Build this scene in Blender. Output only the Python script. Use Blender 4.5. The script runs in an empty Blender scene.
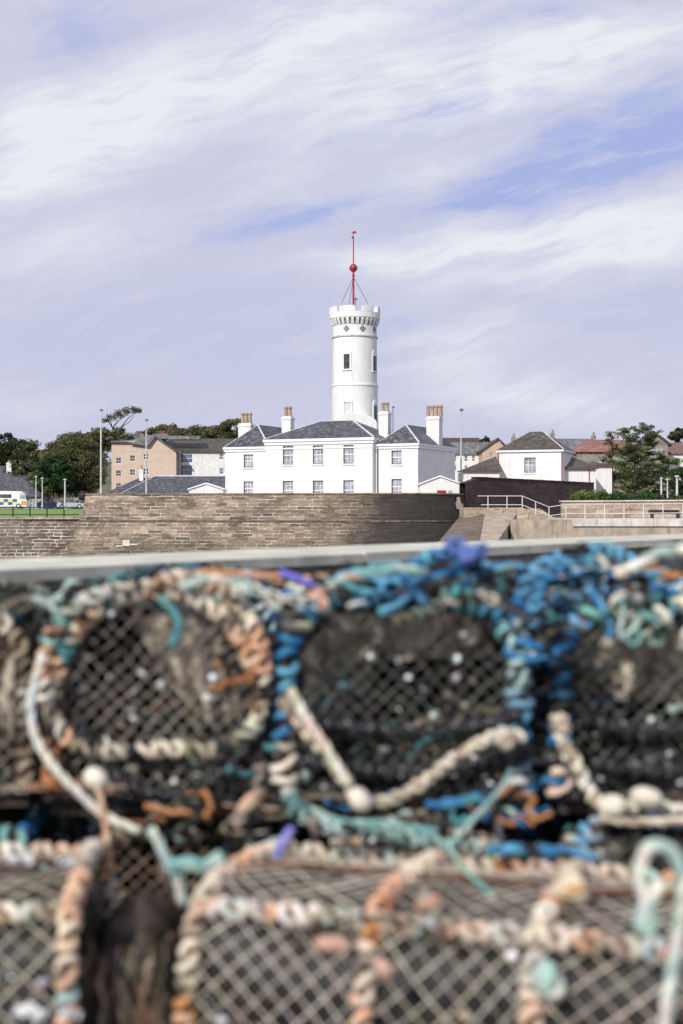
import bpy, math, random
from math import sin, cos, pi, radians, sqrt, floor
from mathutils import Vector, Matrix, noise as mnoise
random.seed(11)
SC = bpy.context.scene
COL = SC.collection
F = 1422.2            # focal length in pixels (50 mm on a 24x36 frame)
CZ = 1.02             # camera height above the quay

def P(px, py, Y):
    """world point at depth Y on the sight line of a measured picture point"""
    return Vector(((px-341.5)/F*Y, Y, CZ+(512-py)/F*Y))
def PX(px, Y): return (px-341.5)/F*Y
def PZ(py, Y): return CZ+(512-py)/F*Y

# ------------------------------------------------------------------ materials
def new_mat(name):
    m = bpy.data.materials.new(name); m.use_nodes = True
    nt = m.node_tree
    return m, nt, nt.nodes['Principled BSDF']
def L(nt, a, b): nt.links.new(a, b)
def node(nt, t, **kw):
    n = nt.nodes.new(t)
    for k, v in kw.items(): setattr(n, k, v)
    return n
def geo_pos(nt):
    return node(nt, 'ShaderNodeNewGeometry').outputs['Position']
def obj_pos(nt):
    return node(nt, 'ShaderNodeTexCoord').outputs['Object']
def noise_node(nt, vec, scale, detail=5, rough=.6, stretch=None):
    n = node(nt, 'ShaderNodeTexNoise'); n.inputs['Scale'].default_value = scale
    n.inputs['Detail'].default_value = detail; n.inputs['Roughness'].default_value = rough
    if stretch:
        mp = node(nt, 'ShaderNodeMapping'); mp.inputs['Scale'].default_value = stretch
        L(nt, vec, mp.inputs['Vector']); vec = mp.outputs[0]
    L(nt, vec, n.inputs['Vector']); return n.outputs['Fac']
def ramp(nt, fac, stops):
    r = node(nt, 'ShaderNodeValToRGB')
    els = r.color_ramp.elements
    while len(els) < len(stops): els.new(.5)
    for e, (p, c) in zip(els, stops):
        e.position = p; e.color = (c[0], c[1], c[2], 1) if hasattr(c, '__len__') else (c, c, c, 1)
    L(nt, fac, r.inputs[0]); return r.outputs[0]
def mixc(nt, fac, a, b, mode='MIX'):
    m = node(nt, 'ShaderNodeMix', data_type='RGBA', blend_type=mode)
    if isinstance(fac, (int, float)): m.inputs[0].default_value = fac
    else: L(nt, fac, m.inputs[0])
    for i, s in ((6, a), (7, b)):
        if hasattr(s, '__len__'): m.inputs[i].default_value = (s[0], s[1], s[2], 1)
        else: L(nt, s, m.inputs[i])
    return m.outputs[2]
def math_(nt, op, a, b=None, clamp=False):
    m = node(nt, 'ShaderNodeMath', operation=op, use_clamp=clamp)
    for i, s in enumerate((a, b)):
        if s is None: continue
        if isinstance(s, (int, float)): m.inputs[i].default_value = s
        else: L(nt, s, m.inputs[i])
    return m.outputs[0]
def bump(nt, bs, h, strength=.4, dist=.05):
    b = node(nt, 'ShaderNodeBump'); b.inputs['Strength'].default_value = strength
    b.inputs['Distance'].default_value = dist
    L(nt, h, b.inputs['Height']); L(nt, b.outputs[0], bs.inputs['Normal'])

def mottled(name, c1, c2, scale=1.5, rough=.85, stretch=None, streak=None, metallic=0, bmp=.2, dist=.03):
    m, nt, bs = new_mat(name)
    pos = geo_pos(nt)
    f = noise_node(nt, pos, scale, 6, .65, stretch)
    c = ramp(nt, f, [(.35, c1), (.65, c2)])
    if streak:
        s = noise_node(nt, pos, 2.2, 5, .7, (1.6, 1.6, .18))
        c = mixc(nt, ramp(nt, s, [(.5, 0), (.75, streak[1])]), c, streak[0])
    L(nt, c, bs.inputs['Base Color']); bs.inputs['Roughness'].default_value = rough
    bs.inputs['Metallic'].default_value = metallic
    if bmp: bump(nt, bs, f, bmp, dist)
    return m

def masonry(name, stones, mortar, bw, bh, ms=.03, dark=None, stain_z=None, dark_u=None, warp=.06):
    m, nt, bs = new_mat(name)
    uv = node(nt, 'ShaderNodeTexCoord').outputs['UV']
    wn = node(nt, 'ShaderNodeTexNoise'); wn.inputs['Scale'].default_value = .8; wn.inputs['Detail'].default_value = 3
    L(nt, uv, wn.inputs['Vector'])
    sub = node(nt, 'ShaderNodeVectorMath', operation='SUBTRACT'); L(nt, wn.outputs['Color'], sub.inputs[0]); sub.inputs[1].default_value = (.5, .5, .5)
    sc = node(nt, 'ShaderNodeVectorMath', operation='MULTIPLY'); L(nt, sub.outputs[0], sc.inputs[0]); sc.inputs[1].default_value = (warp*3, warp, 0)
    ad = node(nt, 'ShaderNodeVectorMath', operation='ADD'); L(nt, uv, ad.inputs[0]); L(nt, sc.outputs[0], ad.inputs[1])
    v = ad.outputs[0]
    br = node(nt, 'ShaderNodeTexBrick')
    br.offset = .5; br.offset_frequency = 2; br.squash = .7; br.squash_frequency = 3
    L(nt, v, br.inputs['Vector'])
    br.inputs['Color1'].default_value = (0, 0, 0, 1); br.inputs['Color2'].default_value = (1, 1, 1, 1)
    br.inputs['Mortar'].default_value = (.5, .5, .5, 1)
    br.inputs['Scale'].default_value = 1; br.inputs['Brick Width'].default_value = bw; br.inputs['Row Height'].default_value = bh
    br.inputs['Mortar Size'].default_value = ms; br.inputs['Mortar Smooth'].default_value = .3; br.inputs['Bias'].default_value = 0
    stone = ramp(nt, br.outputs['Color'], [(i/(len(stones)-1), s) for i, s in enumerate(stones)])
    fine = noise_node(nt, v, 4.5, 7, .75)
    stone = mixc(nt, .75, stone, ramp(nt, fine, [(.25, .35), (.75, 1.3)]), 'MULTIPLY')
    big = noise_node(nt, v, .22, 5, .6, (1, 2.5, 1))
    stone = mixc(nt, .7, stone, ramp(nt, big, [(.35, .42), (.6, 1.2)]), 'MULTIPLY')
    # mortar appears and disappears along the joints
    mo = ramp(nt, noise_node(nt, v, .8, 5, .7, (1, 2.2, 1)), [(.42, .05), (.60, 1)])
    mf = math_(nt, 'MULTIPLY', br.outputs['Fac'], mo)
    dk = mixc(nt, br.outputs['Fac'], stone, mixc(nt, .6, stone, (.03, .025, .02)))
    c = mixc(nt, mf, dk, mortar)
    if stain_z:
        sep = node(nt, 'ShaderNodeSeparateXYZ'); L(nt, v, sep.inputs[0])
        zz = math_(nt, 'ADD', sep.outputs[1], math_(nt, 'MULTIPLY', math_(nt, 'SUBTRACT', noise_node(nt, v, .5, 4), .5), 1.6))
        mr = node(nt, 'ShaderNodeMapRange'); L(nt, zz, mr.inputs[0]); mr.inputs[1].default_value = stain_z[0]; mr.inputs[2].default_value = stain_z[1]
        mr.inputs[3].default_value = stain_z[2]; mr.inputs[4].default_value = 0
        c = mixc(nt, mr.outputs[0], c, (.03, .028, .02))
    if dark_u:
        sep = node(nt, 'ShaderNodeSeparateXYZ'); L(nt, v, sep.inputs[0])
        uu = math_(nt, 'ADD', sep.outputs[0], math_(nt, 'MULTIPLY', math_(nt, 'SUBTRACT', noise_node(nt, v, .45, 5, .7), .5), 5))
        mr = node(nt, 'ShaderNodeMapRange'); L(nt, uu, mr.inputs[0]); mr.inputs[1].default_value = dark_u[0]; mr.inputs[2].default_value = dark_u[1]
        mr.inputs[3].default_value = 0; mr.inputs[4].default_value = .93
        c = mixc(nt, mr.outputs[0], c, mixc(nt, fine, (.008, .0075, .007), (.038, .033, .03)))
    L(nt, c, bs.inputs['Base Color']); bs.inputs['Roughness'].default_value = .9
    hh = math_(nt, 'SUBTRACT', math_(nt, 'MULTIPLY', fine, .8), math_(nt, 'MULTIPLY', br.outputs['Fac'], .6))
    bump(nt, bs, hh, .6, .06)
    return m

def vcol_mat(name, rough=.7, spec=.3, var=.35, scale=60, trans=0, sheen=0):
    m, nt, bs = new_mat(name)
    a = node(nt, 'ShaderNodeAttribute', attribute_name='Col').outputs['Color']
    n = noise_node(nt, geo_pos(nt), scale, 4, .7)
    c = mixc(nt, 1.0, a, ramp(nt, n, [(.3, 1-var), (.7, 1+var)]), 'MULTIPLY')
    L(nt, c, bs.inputs['Base Color']); bs.inputs['Roughness'].default_value = rough
    bs.inputs['Specular IOR Level'].default_value = spec
    if trans:
        # leaves let some light through
        tr = node(nt, 'ShaderNodeBsdfTranslucent'); L(nt, c, tr.inputs['Color'])
        mx = node(nt, 'ShaderNodeMixShader'); mx.inputs[0].default_value = trans
        out = nt.nodes['Material Output']
        L(nt, bs.outputs[0], mx.inputs[1]); L(nt, tr.outputs[0], mx.inputs[2]); L(nt, mx.outputs[0], out.inputs['Surface'])
    return m

def fine_net_mat(name, c1, c2, cell, thick):
    """fine diamond netting: strands on real sheets, holes between them"""
    m, nt, bs = new_mat(name)
    uv = node(nt, 'ShaderNodeTexCoord').outputs['UV']
    w = node(nt, 'ShaderNodeTexNoise'); w.inputs['Scale'].default_value = 9; w.inputs['Detail'].default_value = 3; L(nt, uv, w.inputs['Vector'])
    sc = node(nt, 'ShaderNodeVectorMath', operation='MULTIPLY'); L(nt, w.outputs['Color'], sc.inputs[0]); sc.inputs[1].default_value = (.06, .06, 0)
    ad = node(nt, 'ShaderNodeVectorMath', operation='ADD'); L(nt, uv, ad.inputs[0]); L(nt, sc.outputs[0], ad.inputs[1])
    sep = node(nt, 'ShaderNodeSeparateXYZ'); L(nt, ad.outputs[0], sep.inputs[0])
    def fam(op):
        s = math_(nt, op, sep.outputs[0], sep.outputs[1])
        s = math_(nt, 'DIVIDE', s, cell)
        fr = math_(nt, 'FRACT', s)
        return math_(nt, 'LESS_THAN', fr, thick)
    al = math_(nt, 'MAXIMUM', fam('ADD'), fam('SUBTRACT'))
    n = noise_node(nt, geo_pos(nt), 22, 5, .75)
    L(nt, ramp(nt, n, [(.40, c1), (.62, c2)]), bs.inputs['Base Color'])
    L(nt, al, bs.inputs['Alpha']); bs.inputs['Roughness'].default_value = .6
    return m

M = {}
M['white'] = mottled('white_paint', (.72, .72, .705), (.79, .79, .775), 1.2, .75, streak=((.46, .45, .41), .55), bmp=.05)
M['white_trim'] = mottled('white_trim_paint', (.74, .745, .76), (.84, .84, .84), 3, .6, streak=((.5, .5, .5), .4), bmp=.05)
M['white_old'] = mottled('weathered_whitewash', (.66, .65, .62), (.80, .79, .77), 1.6, .85, streak=((.42, .4, .37), .5), bmp=.1)
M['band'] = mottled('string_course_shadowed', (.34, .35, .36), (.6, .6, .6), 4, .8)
M['green_stain'] = mottled('algae_tinted_paint', (.36, .42, .40), (.7, .72, .70), 5, .8)
M['quatre'] = mottled('grey_recess_paint', (.16, .17, .18), (.28, .29, .3), 6, .8)
M['maroon'] = mottled('maroon_window_paint', (.10, .035, .03), (.2, .07, .06), 6, .5)
M['redsill'] = mottled('faded_red_sill', (.45, .30, .28), (.6, .47, .45), 5, .7)
M['red'] = mottled('signal_red_paint', (.30, .012, .025), (.40, .03, .045), 3, .35, bmp=0)
M['glassy'] = None
def glass_mat(name, c, rough=.06):
    m, nt, bs = new_mat(name)
    n = noise_node(nt, geo_pos(nt), 1.7, 3)
    L(nt, ramp(nt, n, [(.35, c), (.7, tuple(min(1, x*2.3+.05) for x in c))]), bs.inputs['Base Color'])
    bs.inputs['Roughness'].default_value = rough; bs.inputs['Specular IOR Level'].default_value = .8
    return m
M['glass'] = glass_mat('window_glass', (.20, .21, .24))
M['dglass'] = glass_mat('dark_window_glass', (.03, .035, .045))
M['bglass'] = glass_mat('blue_stairwell_glass', (.06, .07, .13))
M['slate'] = None
def slate_mat(name, c1, c2, c3, scale=1.0):
    m, nt, bs = new_mat(name)
    pos = geo_pos(nt)
    n = noise_node(nt, pos, 3.2*scale, 6, .8)
    n2 = noise_node(nt, pos, .6*scale, 4, .6)
    vo = node(nt, 'ShaderNodeTexVoronoi'); vo.inputs['Scale'].default_value = 3.2*scale; L(nt, pos, vo.inputs['Vector'])
    sepc = node(nt, 'ShaderNodeSeparateColor'); L(nt, vo.outputs['Color'], sepc.inputs[0])
    c = ramp(nt, n, [(.34, c1), (.52, c2), (.68, c3)])
    c = mixc(nt, .7, c, ramp(nt, sepc.outputs[0], [(0, .6), (1, 1.35)]), 'MULTIPLY')
    c = mixc(nt, .6, c, ramp(nt, n2, [(.3, .7), (.7, 1.3)]), 'MULTIPLY')
    sz = node(nt, 'ShaderNodeSeparateXYZ'); L(nt, pos, sz.inputs[0])
    fr = math_(nt, 'FRACT', math_(nt, 'MULTIPLY', sz.outputs[2], 7))
    c = mixc(nt, math_(nt, 'MULTIPLY', math_(nt, 'LESS_THAN', fr, .3), .45), c, (.01, .01, .012))
    L(nt, c, bs.inputs['Base Color']); bs.inputs['Roughness'].default_value = .55
    bump(nt, bs, n, .4, .05)
    return m
M['slate'] = slate_mat('blue_grey_slate', (.03, .031, .04), (.075, .076, .09), (.30, .295, .29))
M['slate_pale'] = slate_mat('pale_weathered_slate', (.10, .10, .105), (.17, .17, .175), (.34, .33, .32), .7)
M['slate_brown'] = slate_mat('lichened_slate', (.04, .036, .032), (.085, .075, .06), (.2, .17, .10))
M['redtile'] = slate_mat('red_roof_tile', (.20, .085, .065), (.30, .13, .10), (.42, .22, .17))
M['lead'] = mottled('lead_flashing', (.45, .46, .5), (.66, .67, .7), 3, .5)
M['pot'] = mottled('clay_chimney_pot', (.28, .18, .11), (.45, .34, .24), 4, .85)
M['peach'] = mottled('peach_render', (.58, .44, .35), (.64, .50, .41), 1.1, .9, streak=((.42, .33, .26), .3), bmp=.1)
M['tan_render'] = mottled('tan_render', (.46, .33, .24), (.58, .43, .32), 1, .9)
M['greystone'] = mottled('grey_rubble_stone', (.16, .14, .12), (.36, .32, .27), 2.2, .9)
M['grey_render'] = mottled('grey_render', (.26, .26, .25), (.4, .39, .37), 1.5, .9)
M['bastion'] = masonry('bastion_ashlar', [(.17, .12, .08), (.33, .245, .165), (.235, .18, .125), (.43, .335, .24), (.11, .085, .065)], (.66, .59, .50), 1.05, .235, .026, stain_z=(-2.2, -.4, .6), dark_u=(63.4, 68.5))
M['rubble'] = masonry('brown_rubble', [(.13, .095, .07), (.25, .185, .14), (.19, .15, .125), (.36, .28, .21)], (.70, .64, .55), .8, .24, .036, warp=.14)
M['purple_wall'] = masonry('dark_purple_brown_stone', [(.045, .028, .03), (.085, .052, .05), (.06, .038, .04), (.115, .075, .07)], (.10, .07, .068), .5, .2, .03, warp=.1)
M['tanstone'] = masonry('pale_sandstone', [(.36, .26, .18), (.52, .40, .30), (.44, .33, .24), (.6, .48, .37)], (.62, .55, .46), 1.1, .3, .03)
M['pale_conc'] = mottled('pale_quay_concrete', (.5, .45, .39), (.74, .70, .65), 1.2, .9, streak=((.25, .21, .17), .7))
M['tan_conc'] = mottled('tan_stained_concrete', (.30, .24, .175), (.52, .44, .34), .9, .9, streak=((.1, .09, .07), .8))
M['ramp'] = mottled('slipway_stone', (.30, .235, .17), (.47, .385, .30), 1.3, .9)
M['steps'] = masonry('brown_steps_stone', [(.12, .085, .06), (.22, .16, .12), (.17, .125, .095)], (.28, .22, .17), .9, .22, .03)
M['grass'] = mottled('mown_grass', (.10, .19, .03), (.21, .33, .07), 1.3, .9)
M['land'] = mottled('rough_ground', (.07, .085, .04), (.17, .15, .10), .12, .95)
M['asphalt'] = mottled('asphalt', (.05, .05, .052), (.075, .075, .078), 1, .9)
M['gravel'] = mottled('courtyard_gravel', (.22, .2, .17), (.34, .31, .27), 1, .95)
M['quay'] = mottled('quay_concrete', (.12, .11, .10), (.26, .245, .22), 2.5, .9)
M['coping'] = mottled('sea_wall_coping', (.40, .40, .31), (.70, .69, .58), 3.5, .85, streak=((.25, .23, .17), .4))
M['sea_wall'] = mottled('sea_wall_face', (.05, .055, .05), (.24, .25, .235), 3, .9, streak=((.035, .045, .03), .9))
M['black'] = mottled('black_iron', (.012, .012, .014), (.03, .03, .032), 6, .5)
M['white_rail'] = mottled('white_rail_paint', (.50, .50, .50), (.64, .64, .64), 5, .5, bmp=0)
M['lamp_metal'] = mottled('galvanised_post', (.42, .42, .44), (.6, .6, .62), 2, .5, metallic=0)
M['dark_post'] = mottled('dark_lamp_post', (.09, .09, .1), (.16, .16, .17), 2, .5)
M['wood'] = mottled('weathered_timber', (.03, .022, .016), (.09, .07, .05), 9, .85, stretch=(1, 6, 6))
M['rust'] = mottled('rusty_steel', (.05, .025, .015), (.19, .09, .05), 40, .8, dist=.003)
M['rubber'] = mottled('black_rubber', (.012, .012, .013), (.05, .05, .055), 40, .28, dist=.002)
M['van_white'] = mottled('white_van_paint', (.78, .79, .8), (.82, .82, .83), 1, .3, bmp=0)
M['van_blue'] = mottled('blue_livery', (.06, .11, .36), (.08, .14, .42), 1, .3, bmp=0)
M['van_yellow'] = mottled('yellow_livery', (.72, .66, .3), (.78, .72, .36), 1, .3, bmp=0)
M['orange'] = mottled('orange_livery', (.6, .25, .07), (.7, .33, .1), 1, .4, bmp=0)
M['tyre'] = mottled('tyre_rubber', (.015, .015, .015), (.03, .03, .03), 5, .8)
M['car_blue'] = mottled('dark_blue_car_paint', (.02, .03, .08), (.03, .05, .12), 1, .2, bmp=0)
M['car_silver'] = mottled('silver_car_paint', (.42, .45, .5), (.5, .53, .58), 1, .2, bmp=0)
M['leaf'] = vcol_mat('foliage', .75, .2, .35, 1.5, trans=.25)
M['bark'] = mottled('bark', (.06, .045, .035), (.15, .12, .09), 4, .95)
M['rope'] = vcol_mat('weathered_rope', .8, .25, .28, 140)
M['net'] = vcol_mat('net_twine', .6, .4, .4, 90)
M['knit_dark'] = fine_net_mat('dark_fine_netting', (.003, .003, .003), (.016, .016, .013), .013, .62)
M['knit_taupe'] = fine_net_mat('taupe_fine_netting', (.46, .40, .31), (.80, .73, .60), .012, .78)
M['knit_brown'] = fine_net_mat('brown_fine_netting', (.015, .011, .008), (.12, .09, .065), .013, .5)
M['off_white'] = mottled('off_white_gloss', (.6, .62, .62), (.88, .89, .9), 30, .35, bmp=0)
M['float'] = mottled('cream_float', (.55, .49, .38), (.78, .73, .62), 35, .6, bmp=.1, dist=.003)
M['tape_red'] = mottled('faded_red_tape', (.38, .19, .13), (.58, .40, .32), 50, .7, bmp=0)
M['purple'] = mottled('violet_twine', (.16, .13, .5), (.3, .28, .75), 60, .6, bmp=0)

# sea
m, nt, bs = new_mat('harbour_water')
bs.inputs['Base Color'].default_value = (.03, .05, .055, 1); bs.inputs['Roughness'].default_value = .08
bump(nt, bs, noise_node(nt, geo_pos(nt), 1.4, 4, .6), .35, .08)
M['water'] = m

# ------------------------------------------------------------------ mesh builder
class MB:
    def __init__(s): s.v = []; s.f = []; s.c = []; s.uv = []; s.hascol = False; s.hasuv = False
    def add(s, vs, fs, col=None, uvs=None):
        b = len(s.v); s.v.extend([tuple(v) for v in vs])
        for i, f in enumerate(fs):
            s.f.append(tuple(b+k for k in f))
            if uvs: s.uv.append(uvs[i]); s.hasuv = True
            else: s.uv.append(None)
        if col is not None:
            s.hascol = True
            if hasattr(col[0], '__len__'): s.c.extend(col)
            else: s.c.extend([col]*len(vs))
        else: s.c.extend([(1, 1, 1)]*len(vs))
    def box(s, x0, x1, y0, y1, z0, z1, col=None):
        vs = [(x0,y0,z0),(x1,y0,z0),(x1,y1,z0),(x0,y1,z0),(x0,y0,z1),(x1,y0,z1),(x1,y1,z1),(x0,y1,z1)]
        s.add(vs, [(0,3,2,1),(4,5,6,7),(0,1,5,4),(1,2,6,5),(2,3,7,6),(3,0,4,7)], col)
    def prism_y(s, poly, y0, y1, col=None):
        """polygon of (x,z) pushed from y0 to y1"""
        n = len(poly)
        vs = [(x, y0, z) for x, z in poly]+[(x, y1, z) for x, z in poly]
        fs = [tuple(range(n)), tuple(range(2*n-1, n-1, -1))]+[(i, i+n, (i+1) % n+n, (i+1) % n) for i in range(n)]
        s.add(vs, fs, col)
    def prism_z(s, poly, z0, z1, col=None):
        n = len(poly)
        vs = [(x, y, z0) for x, y in poly]+[(x, y, z1) for x, y in poly]
        fs = [tuple(range(n-1, -1, -1)), tuple(range(n, 2*n))]+[(i, (i+1) % n, (i+1) % n+n, i+n) for i in range(n)]
        s.add(vs, fs, col)
    def tube(s, pts, r, n=6, col=None, cap=True, closed=False):
        pts = [Vector(p) for p in pts]; m_ = len(pts)
        if m_ < 2: return
        vs = []; cs = []
        up = None
        for i, p in enumerate(pts):
            if closed: t = pts[(i+1) % m_]-pts[i-1]
            else: t = pts[min(i+1, m_-1)]-pts[max(i-1, 0)]
            if t.length < 1e-9: t = Vector((0, 0, 1))
            t.normalize()
            if up is None:
                up = Vector((0, 0, 1)) if abs(t.z) < .9 else Vector((1, 0, 0))
            a = up-t*up.dot(t)
            if a.length < 1e-6: a = t.orthogonal()
            a.normalize(); up = a; b = t.cross(a)
            rr = r[i] if hasattr(r, '__len__') else r
            for k in range(n):
                g = 2*pi*k/n
                vs.append(p+(a*cos(g)+b*sin(g))*rr)
            if col is not None: cs.extend([col[i] if hasattr(col[0], '__len__') else col]*n)
        fs = []
        for i in range(m_ if closed else m_-1):
            j = (i+1) % m_
            for k in range(n):
                fs.append((i*n+k, i*n+(k+1) % n, j*n+(k+1) % n, j*n+k))
        if cap and not closed:
            fs.append(tuple(range(n-1, -1, -1))); fs.append(tuple((m_-1)*n+k for k in range(n)))
        s.add(vs, fs, cs if col is not None else None)
    def lathe(s, prof, c=(0, 0, 0), n=24, col=None):
        vs = []
        for r, z in prof:
            for k in range(n): vs.append((c[0]+r*cos(2*pi*k/n), c[1]+r*sin(2*pi*k/n), c[2]+z))
        fs = []
        for i in range(len(prof)-1):
            for k in range(n): fs.append((i*n+k, i*n+(k+1) % n, (i+1)*n+(k+1) % n, (i+1)*n+k))
        fs.append(tuple(range(n-1, -1, -1))); fs.append(tuple((len(prof)-1)*n+k for k in range(n)))
        s.add(vs, fs, col)
    def ball(s, c, r, col=None, n=8, m_=6, sq=(1, 1, 1)):
        pr = [(max(.02, sin(pi*i/m_))*r, -cos(pi*i/m_)*r) for i in range(m_+1)]
        vs = []
        for rr, z in pr:
            for k in range(n): vs.append((c[0]+rr*cos(2*pi*k/n)*sq[0], c[1]+rr*sin(2*pi*k/n)*sq[1], c[2]+z*sq[2]))
        fs = []
        for i in range(m_):
            for k in range(n): fs.append((i*n+k, i*n+(k+1) % n, (i+1)*n+(k+1) % n, (i+1)*n+k))
        s.add(vs, fs, col)
    def build(s, name, mat, parent=None, smooth=False):
        me = bpy.data.meshes.new(name); me.from_pydata(s.v, [], s.f)
        if s.hascol:
            a = me.color_attributes.new('Col', 'FLOAT_COLOR', 'POINT')
            a.data.foreach_set('color', [x for c in s.c for x in (c[0], c[1], c[2], 1.0)])
        if s.hasuv:
            u = me.uv_layers.new(name='UVMap'); fl = []
            for f, q in zip(s.f, s.uv):
                if q is None: fl.extend([0.0]*(2*len(f)))
                else:
                    for a_ in q: fl.extend((a_[0], a_[1]))
            u.data.foreach_set('uv', fl)
        if smooth: me.polygons.foreach_set('use_smooth', [True]*len(me.polygons))
        me.materials.append(mat); me.update()
        o = bpy.data.objects.new(name, me); COL.objects.link(o)
        if parent: o.parent = parent
        return o

def tag(o, label, cat, group=None):
    o['label'] = label; o['category'] = cat
    if group: o['group'] = group
    return o
def thing(name, label, cat, loc=(0, 0, 0), rz=0, group=None):
    o = bpy.data.objects.new(name, None); COL.objects.link(o)
    o.location = loc; o.rotation_euler = (0, 0, rz); o.empty_display_size = .2
    return tag(o, label, cat, group)
def struct(o): o['kind'] = 'structure'; return o

def smooth_path(pts, step=.01, jitter=0):
    """Catmull-Rom through pts, resampled to a near-even step"""
    pts = [Vector(p) for p in pts]
    q = [pts[0]*2-pts[1]]+pts+[pts[-1]*2-pts[-2]]
    dense = []
    for i in range(1, len(q)-2):
        n = max(4, int((q[i+1]-q[i]).length/step*1.5))
        for k in range(n):
            t = k/n
            dense.append(.5*((2*q[i])+(q[i+1]-q[i-1])*t+(2*q[i-1]-5*q[i]+4*q[i+1]-q[i+2])*t*t+(3*q[i]-q[i-1]-3*q[i+1]+q[i+2])*t**3))
    dense.append(pts[-1])
    out = [dense[0]]; acc = 0
    for a, b in zip(dense, dense[1:]):
        acc += (b-a).length
        if acc >= step: out.append(b); acc = 0
    if len(out) < 3: out.append(dense[-1])
    if jitter: out = [p+mnoise.noise_vector(p*12)*jitter for p in out]
    return out
def frames(path):
    up = None; res = []
    for i in range(len(path)):
        t = (path[min(i+1, len(path)-1)]-path[max(i-1, 0)])
        if t.length < 1e-9: t = Vector((0, 0, 1))
        t.normalize()
        if up is None: up = Vector((0, 0, 1)) if abs(t.z) < .9 else Vector((0, 1, 0))
        a = up-t*up.dot(t)
        if a.length < 1e-6: a = t.orthogonal()
        a.normalize(); up = a
        res.append((t, a, t.cross(a)))
    return res
# ------------------------------------------------------------------ camera, sky, sun
cam = bpy.data.cameras.new('camera'); co = bpy.data.objects.new('camera', cam); COL.objects.link(co)
co.location = (0, 0, CZ); co.rotation_euler = (radians(90), 0, 0)
cam.sensor_fit = 'VERTICAL'; cam.sensor_height = 36; cam.sensor_width = 24; cam.lens = 50
cam.clip_start = .05; cam.clip_end = 9000
cam.dof.use_dof = True; cam.dof.focus_distance = 115; cam.dof.aperture_fstop = 2.7; cam.dof.aperture_blades = 9
SC.camera = co
SC.view_settings.view_transform = 'Standard'; SC.view_settings.look = 'None'; SC.view_settings.exposure = 0
SC.cycles.use_denoising = True
SC.cycles.transparent_max_bounces = 24
SC.cycles.max_bounces = 6; SC.cycles.sample_clamp_indirect = 6

SUN_AZ, SUN_EL = radians(31), radians(34)    # to the left of straight-behind the camera
to_sun = Vector((-sin(SUN_AZ)*cos(SUN_EL), -cos(SUN_AZ)*cos(SUN_EL), sin(SUN_EL)))
sl = bpy.data.lights.new('sun', 'SUN'); sl.energy = 3.9; sl.angle = radians(.5); sl.color = (1, .955, .89)
so = bpy.data.objects.new('sun', sl); COL.objects.link(so)
so.rotation_euler = to_sun.to_track_quat('Z', 'Y').to_euler(); so.location = (-20, -30, 40)

W = bpy.data.worlds.new('World'); SC.world = W; W.use_nodes = True
nt = W.node_tree; bg = nt.nodes['Background']; bg.inputs['Strength'].default_value = .1
sky = node(nt, 'ShaderNodeTexSky', sky_type='NISHITA'); sky.sun_disc = False
sky.sun_elevation = SUN_EL; sky.sun_rotation = math.atan2(to_sun.x, to_sun.y)
d = node(nt, 'ShaderNodeTexCoord').outputs['Generated']
sx = node(nt, 'ShaderNodeSeparateXYZ'); L(nt, d, sx.inputs[0])
ay = math_(nt, 'MAXIMUM', math_(nt, 'ABSOLUTE', sx.outputs[1]), .22)
U = math_(nt, 'MULTIPLY', math_(nt, 'DIVIDE', sx.outputs[0], ay), 4.165)
V = math_(nt, 'MULTIPLY', math_(nt, 'DIVIDE', sx.outputs[2], ay), 4.165)
cv = node(nt, 'ShaderNodeCombineXYZ'); L(nt, U, cv.inputs[0]); L(nt, V, cv.inputs[1])
p0 = cv.outputs[0]
wn = node(nt, 'ShaderNodeTexNoise'); wn.inputs['Scale'].default_value = 1.6; wn.inputs['Detail'].default_value = 5; wn.inputs['Roughness'].default_value = .55; L(nt, p0, wn.inputs['Vector'])
s1 = node(nt, 'ShaderNodeVectorMath', operation='SUBTRACT'); L(nt, wn.outputs['Color'], s1.inputs[0]); s1.inputs[1].default_value = (.5, .5, .5)
s2 = node(nt, 'ShaderNodeVectorMath', operation='MULTIPLY'); L(nt, s1.outputs[0], s2.inputs[0]); s2.inputs[1].default_value = (.34, .20, 0)
s3 = node(nt, 'ShaderNodeVectorMath', operation='ADD'); L(nt, p0, s3.inputs[0]); L(nt, s2.outputs[0], s3.inputs[1])
pw = s3.outputs[0]
def gauss(px, py, rx, ry, ang, amp):
    mp = node(nt, 'ShaderNodeMapping', vector_type='TEXTURE')
    mp.inputs['Location'].default_value = ((px-341.5)/341.5, (512-py)/341.5, 0)
    mp.inputs['Rotation'].default_value = (0, 0, radians(ang)); mp.inputs['Scale'].default_value = (rx/341.5, ry/341.5, 1)
    L(nt, pw, mp.inputs['Vector'])
    ln = node(nt, 'ShaderNodeVectorMath', operation='LENGTH'); L(nt, mp.outputs[0], ln.inputs[0])
    mr = node(nt, 'ShaderNodeMapRange', interpolation_type='SMOOTHSTEP'); L(nt, ln.outputs['Value'], mr.inputs[0])
    mr.inputs[1].default_value = 1.25; mr.inputs[2].default_value = 0; mr.inputs[3].default_value = 0; mr.inputs[4].default_value = amp
    return mr.outputs[0]
def total(lst):
    t = None
    for a in lst:
        g = gauss(*a); t = g if t is None else math_(nt, 'ADD', t, g)
    return t
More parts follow.
